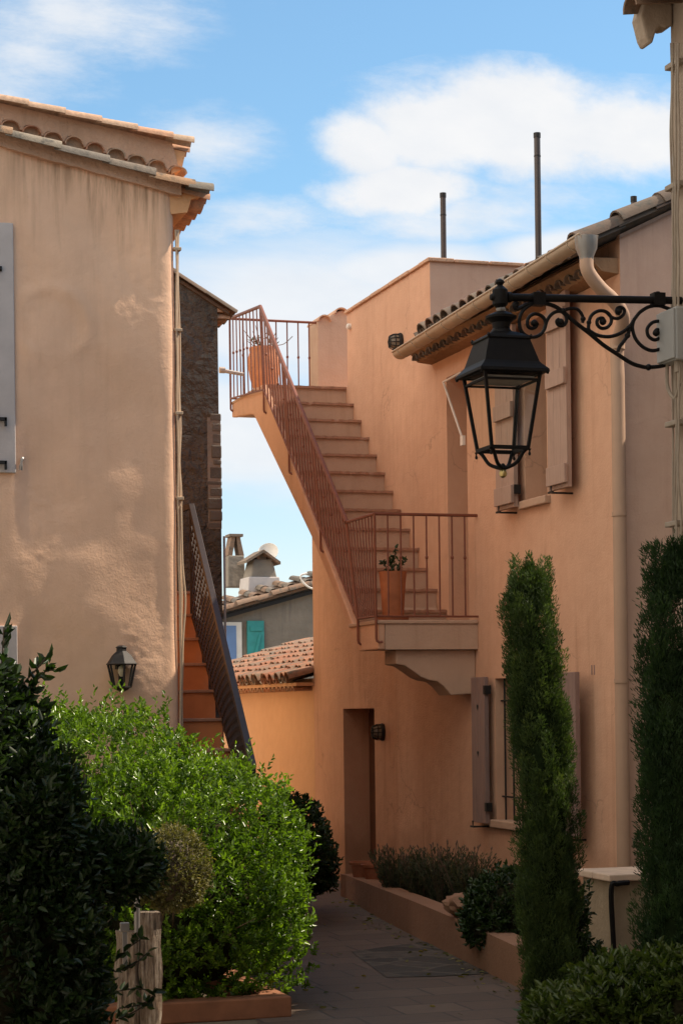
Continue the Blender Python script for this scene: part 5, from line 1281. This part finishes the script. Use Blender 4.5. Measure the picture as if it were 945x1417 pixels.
# --- clipped box bush above the post
bx = thing('box_bush', Q(245, 1260, 9.9), 'small olive brown clipped bush over the gate post', 'bush')
c, r = Q(240, 1204, 9.9), (.15, .2, .185); parts = []
pos, nr = superpts(1500, c, r, 2.2, None, .16, 5, 40); parts.append(sprigs(pos, nr+UPV*.3, .035, 6, .016, .5))
c2 = Q(190, 1198, 9.9); pos, nr = superpts(700, c2, (.16, .18, .15), 2.2, None, .16, 5, 44); parts.append(sprigs(pos, nr+UPV*.3, .035, 6, .016, .5))
V, Fq, T = merge(parts); arr_mesh('foliage', V, Fq, T, 'leaf_box', bx); blob_core('branches', c, r, 2.2, .8, bx, 'bark'); blob_core('branches', c2, (.16, .18, .15), 2.2, .8, bx, 'bark')
m = MB(); b0 = Q(206, 1400, 10.05); m.tube([(b0[0], b0[1], 0), (b0[0], b0[1]+.02, .5), (c[0], c[1], c[2])], .02, 8); m.build('trunk', 'bark', bx, smooth=True)
# --- cypresses
def cypress(name, outline, Y, mat, label, n, seed, L=.020):
    cx_ = [(a+b)/2 for _, a, b in outline]; base_ = P(cx_[-1], outline[-1][0], Y)
    o = thing(name, (base_.x, base_.y, 0), label, 'cypress', None)
    ys = np.array([a for a, _, _ in outline], float); rl = np.array([(b-a_)/2/F_*Y for _, a_, b in outline]); xc = np.array(cx_)
    # upright plumes standing round and inside the column, each with its own lean, length and colour
    npl = 620; y = ys[0]+34+(ys[-1]-ys[0]-34)*RNG.random(npl)**.95; rad = np.interp(y, ys, rl); xx = np.interp(y, ys, xc)
    wp = np.array([tuple(P(a, b, Y)) for a, b in zip(xx, y)]); t = RNG.random(npl)*2*math.pi
    ax = np.stack([np.cos(t), np.sin(t), np.zeros(npl)], 1)
    pr = rad*(.46+.47*RNG.random(npl)**.7)*(.88+.2*nvals(np.stack([np.cos(t)*1.6, np.sin(t)*1.6, wp[:, 2]*4.], 1), 1., seed+4)); c0 = wp+ax*pr[:, None]-UPV*.05
    pl_len = .10+.11*RNG.random(npl)+.05*RNG.random(npl)**4; pl_r = np.minimum(.042, rad*.40)*(.65+.6*RNG.random(npl)); pd = norm(ax*(.06+.20*RNG.random(npl))[:, None]+UPV+RNG.normal(size=(npl, 3))*.06)
    nt_ = 46; c0[:nt_] = np.array([tuple(P(np.interp(yq, ys, xc)+RNG.normal()*np.interp(yq, ys, rl)*F_/Y*.28, yq, Y)) for yq in ys[0]+30+62*RNG.random(nt_)]); pl_len[:nt_] = .08+.05*RNG.random(nt_); pl_r[:nt_] = .026; pd[:nt_] = norm(UPV+RNG.normal(size=(nt_, 3))*.06)
    ptint = RNG.random(npl)
    m_ = int(n*9/npl); i = np.repeat(np.arange(npl), m_); f = RNG.random(npl*m_)
    prof = np.sqrt(np.clip(1-(f*1.02)**2.2, .02, 1))*(.55+.45*np.minimum(1, f*4))
    tt = RNG.random(npl*m_)*2*math.pi; rr = pl_r[i]*prof*np.sqrt(.25+.75*RNG.random(npl*m_))
    off = np.stack([np.cos(tt), np.sin(tt), np.zeros(npl*m_)], 1)
    pos = c0[i]+pd[i]*(pl_len[i]*f)[:, None]+off*rr[:, None]+RNG.normal(size=(npl*m_, 3))*.006
    d = norm(pd[i]*1.0+off*.55+RNG.normal(size=(npl*m_, 3))*.35)
    keep = nvals(pos*np.array([1, 1, .6]), 11, seed) > -.42
    V, Fq, T = leaves(pos[keep], d[keep], L, .20, fold=.2, droop=.05, tint=np.clip(ptint[i][keep]*.6+f[keep]*.3+RNG.normal(size=keep.sum())*.1, 0, 1))
    # stray shoots breaking the outline
    NS = 45; q = RNG.integers(0, npl, NS); st0 = c0[q]+pd[q]*pl_len[q][:, None]*.8; sd = norm(pd[q]+ax[q]*.5+RNG.normal(size=(NS, 3))*.25)
    k = 14; ii = np.repeat(np.arange(NS), k); ff = RNG.random(NS*k); V2, F2, T2 = leaves(st0[ii]+sd[ii]*(ff*.06)[:, None], sd[ii]+RNG.normal(size=(NS*k, 3))*.4, L*.9, .2, tint=.5+.4*RNG.random(NS*k))
    V, Fq, T = merge([(V, Fq, T), (V2, F2, T2)])
    arr_mesh('crown', V, Fq, T, mat, o)
    m = MB(); pts = []; rs = []
    for yy_, a_, b in outline: pts.append(P((a_+b)/2, yy_, Y)); rs.append(max(.01, (b-a_)/2/F_*Y*.62))
    m.tube(pts[3:], [rs[3]*.4]+rs[4:], 10, True, .0); m.build('inner_branches', 'twigs_g', o, smooth=True)
    m = MB(); m.tube([(base_.x, base_.y, 0), (base_.x, base_.y, .6)], .04, 8); m.build('trunk', 'bark', o, smooth=True)
    return o
cypress('cypress', [(772, 728, 742), (785, 716, 752), (810, 705, 764), (860, 699, 769), (920, 701, 776), (980, 704, 786), (1040, 708, 790), (1110, 713, 797), (1180, 714, 799), (1240, 713, 799), (1262, 712, 794), (1300, 717, 797), (1360, 722, 798), (1440, 725, 800)], 10.5, 'leaf_cyp',
    'slim columnar cypress in front of the lower window', 17000, 3.)
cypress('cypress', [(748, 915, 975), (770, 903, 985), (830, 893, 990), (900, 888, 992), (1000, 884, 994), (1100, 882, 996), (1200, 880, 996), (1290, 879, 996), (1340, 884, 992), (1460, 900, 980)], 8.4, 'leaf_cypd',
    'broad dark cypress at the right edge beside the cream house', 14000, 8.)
# --- low leafy shrub bottom right
def rosette_bush(name, masses_, mat, label, L, W, per, ln, seed, cat='shrub', lump=.2, core=.75):
    c0 = masses_[0][0]; o = thing(name, (c0[0], c0[1], 0), label, cat); parts = []
    for i, (c, r, p, n) in enumerate(masses_):
        pos, nr = superpts(n, c, r, p, .02, lump, 3, seed+i); parts.append(sprigs(pos, nr*.6+UPV*.8, ln, per, L, W))
    V, Fq, T = merge(parts); arr_mesh('foliage', V, Fq, T, mat, o)
    for c, r, p, n in masses_: blob_core('branches', c, r, p, core, o, 'twigs')
    return o
rosette_bush('leafy_shrub', [(Q(880, 1385, 8.0), (.24, .28, .13), 2.4, 700), (Q(800, 1415, 8.3), (.20, .24, .12), 2.4, 500), (Q(950, 1392, 7.9), (.22, .28, .18), 2.4, 550)], 'leaf_pit',
    'low spreading shrub with yellow green leaf tips in the bottom right corner', .036, .40, 9, .05, 60)
rosette_bush('leafy_shrub', [(Q(704, 1265, 13.6), (.27, .3, .27), 2.2, 600), (Q(676, 1285, 13.5), (.14, .2, .13), 2.2, 200)], 'leaf_dk',
    'rounded dark shrub spilling over the planter beside the boulder', .04, .42, 8, .06, 66)
rosette_bush('leafy_shrub', [(Q(788, 1265, 10.9), (.09, .12, .20), 2.2, 160), (Q(800, 1325, 10.8), (.1, .12, .1), 2.2, 110)], 'leaf_dk',
    'small dark shrub between the slim cypress and the pier', .032, .4, 8, .05, 69)
fl = rosette_bush('flowering_shrub', [(Q(428, 1198, 17.4), (.20, .3, .26), 2.2, 420), (Q(405, 1165, 16.4), (.26, .3, .34), 2.2, 420)], 'leaf_dk',
    'dark shrub with pink blooms at the far foot of the hedge', .045, .42, 8, .07, 72)
m = MB()
for x, y in ((431, 1165), (436, 1168), (425, 1172), (440, 1190)):
    c_ = P(x, y, 16.35)
    for k in range(7):
        a = k*.9; d = Vector((math.cos(a)*.02, -.012*(k % 2), math.sin(a)*.02)); m.lathe(c_+d, [(.006, -.014), (.018, -.004), (.018, .006), (.005, .014)], 7)
m.build('blooms', 'flower', fl, smooth=True)
# --- lavender along the planter
lavs = [(548, 1205, 16.9, .19, .30), (585, 1215, 16.3, .17, .28), (615, 1205, 16.0, .2, .36), (648, 1200, 15.6, .17, .34)]
for j, (x, y, Y, r, h) in enumerate(lavs):
    b_ = P(x, y, Y); zb = .2
    o = thing('lavender', (b_.x, b_.y, zb), ['upright dark herb clump nearest the ground floor door', 'upright dark herb clump second from the door', 'tall dark herb clump third from the door', 'tall dark herb clump beside the boulder'][j], 'plant', 'herb clumps in the planter')
    n = 260; t = RNG.random(n)*6.28; rr = r*np.sqrt(RNG.random(n)); st0 = np.stack([b_.x+rr*np.cos(t)*.5, b_.y+rr*np.sin(t)*.5, np.full(n, zb)], 1)
    d = norm(np.stack([np.cos(t)*rr/r*.45, np.sin(t)*rr/r*.45, np.ones(n)], 1)); H = h*(.7+.6*RNG.random(n))
    k = 12; i = np.repeat(np.arange(n), k); f = RNG.random(n*k)
    pos = st0[i]+d[i]*(H[i]*f)[:, None]; V, Fq, T = leaves(pos, d[i]*1.2+RNG.normal(size=(n*k, 3))*.5, .035, .2, tint=RNG.random(n)[i]); arr_mesh('foliage', V, Fq, T, 'leaf_lav', o)
    m = MB()
    for q_ in range(26):
        i_ = random.randrange(n); p = Vector(st0[i_]); dd = Vector(d[i_]); L_ = h*random.uniform(1.05, 1.45); m.tube([p, p+dd*L_], .0025, 4); m.tube([p+dd*(L_-.03), p+dd*(L_-.015), p+dd*L_], [.003, .008, .002], 5)
    m.build('flower_stems', 'twig', o)
for (x, y, Y, lab) in ((503, 1211, 18.3, 'brown clay pot standing against the door reveal on the planter'), (520, 1213, 18.0, 'dark clay pot nearer the herbs on the planter')):
    b_ = P(x, y, Y); pot_thing('clay_pot', (b_.x, b_.y, .19), [(.085, 0), (.09, .01), (.115, .14), (.13, .145), (.135, .17), (.118, .17), (.11, .15)], 'potd', lab, 'pot')
# --- a few fallen leaves along the path edges
n = 150; yy_ = 10.6+7*RNG.random(n)**1.2; ed = RNG.random(n) < .7
xr = np.interp(yy_, [9.6, 11.42, 13, 14.4, 16.2, 17.8], [4.46, 4.72, 4.9, 5.07, 5.3, 5.55]); xl = np.full(n, 3.3)
xx = np.where(ed, xr-.04-.22*RNG.random(n)**2, xl+(xr-xl)*RNG.random(n))
pos = np.stack([xx, yy_, np.full(n, .013)], 1); d = np.concatenate([RNG.normal(size=(n, 2)), np.full((n, 1), .08)], 1)
V, Fq, T = leaves(pos, d, .045, .4, fold=.1, droop=.05, tint=RNG.random(n)); V[:, 2] = np.maximum(V[:, 2], .0095)
fl_ = arr_mesh('fallen_leaves', V, Fq, T, 'leaf_box'); fl_['kind'] = 'stuff'; fl_['label'] = 'dry fallen leaves scattered along the path edge'
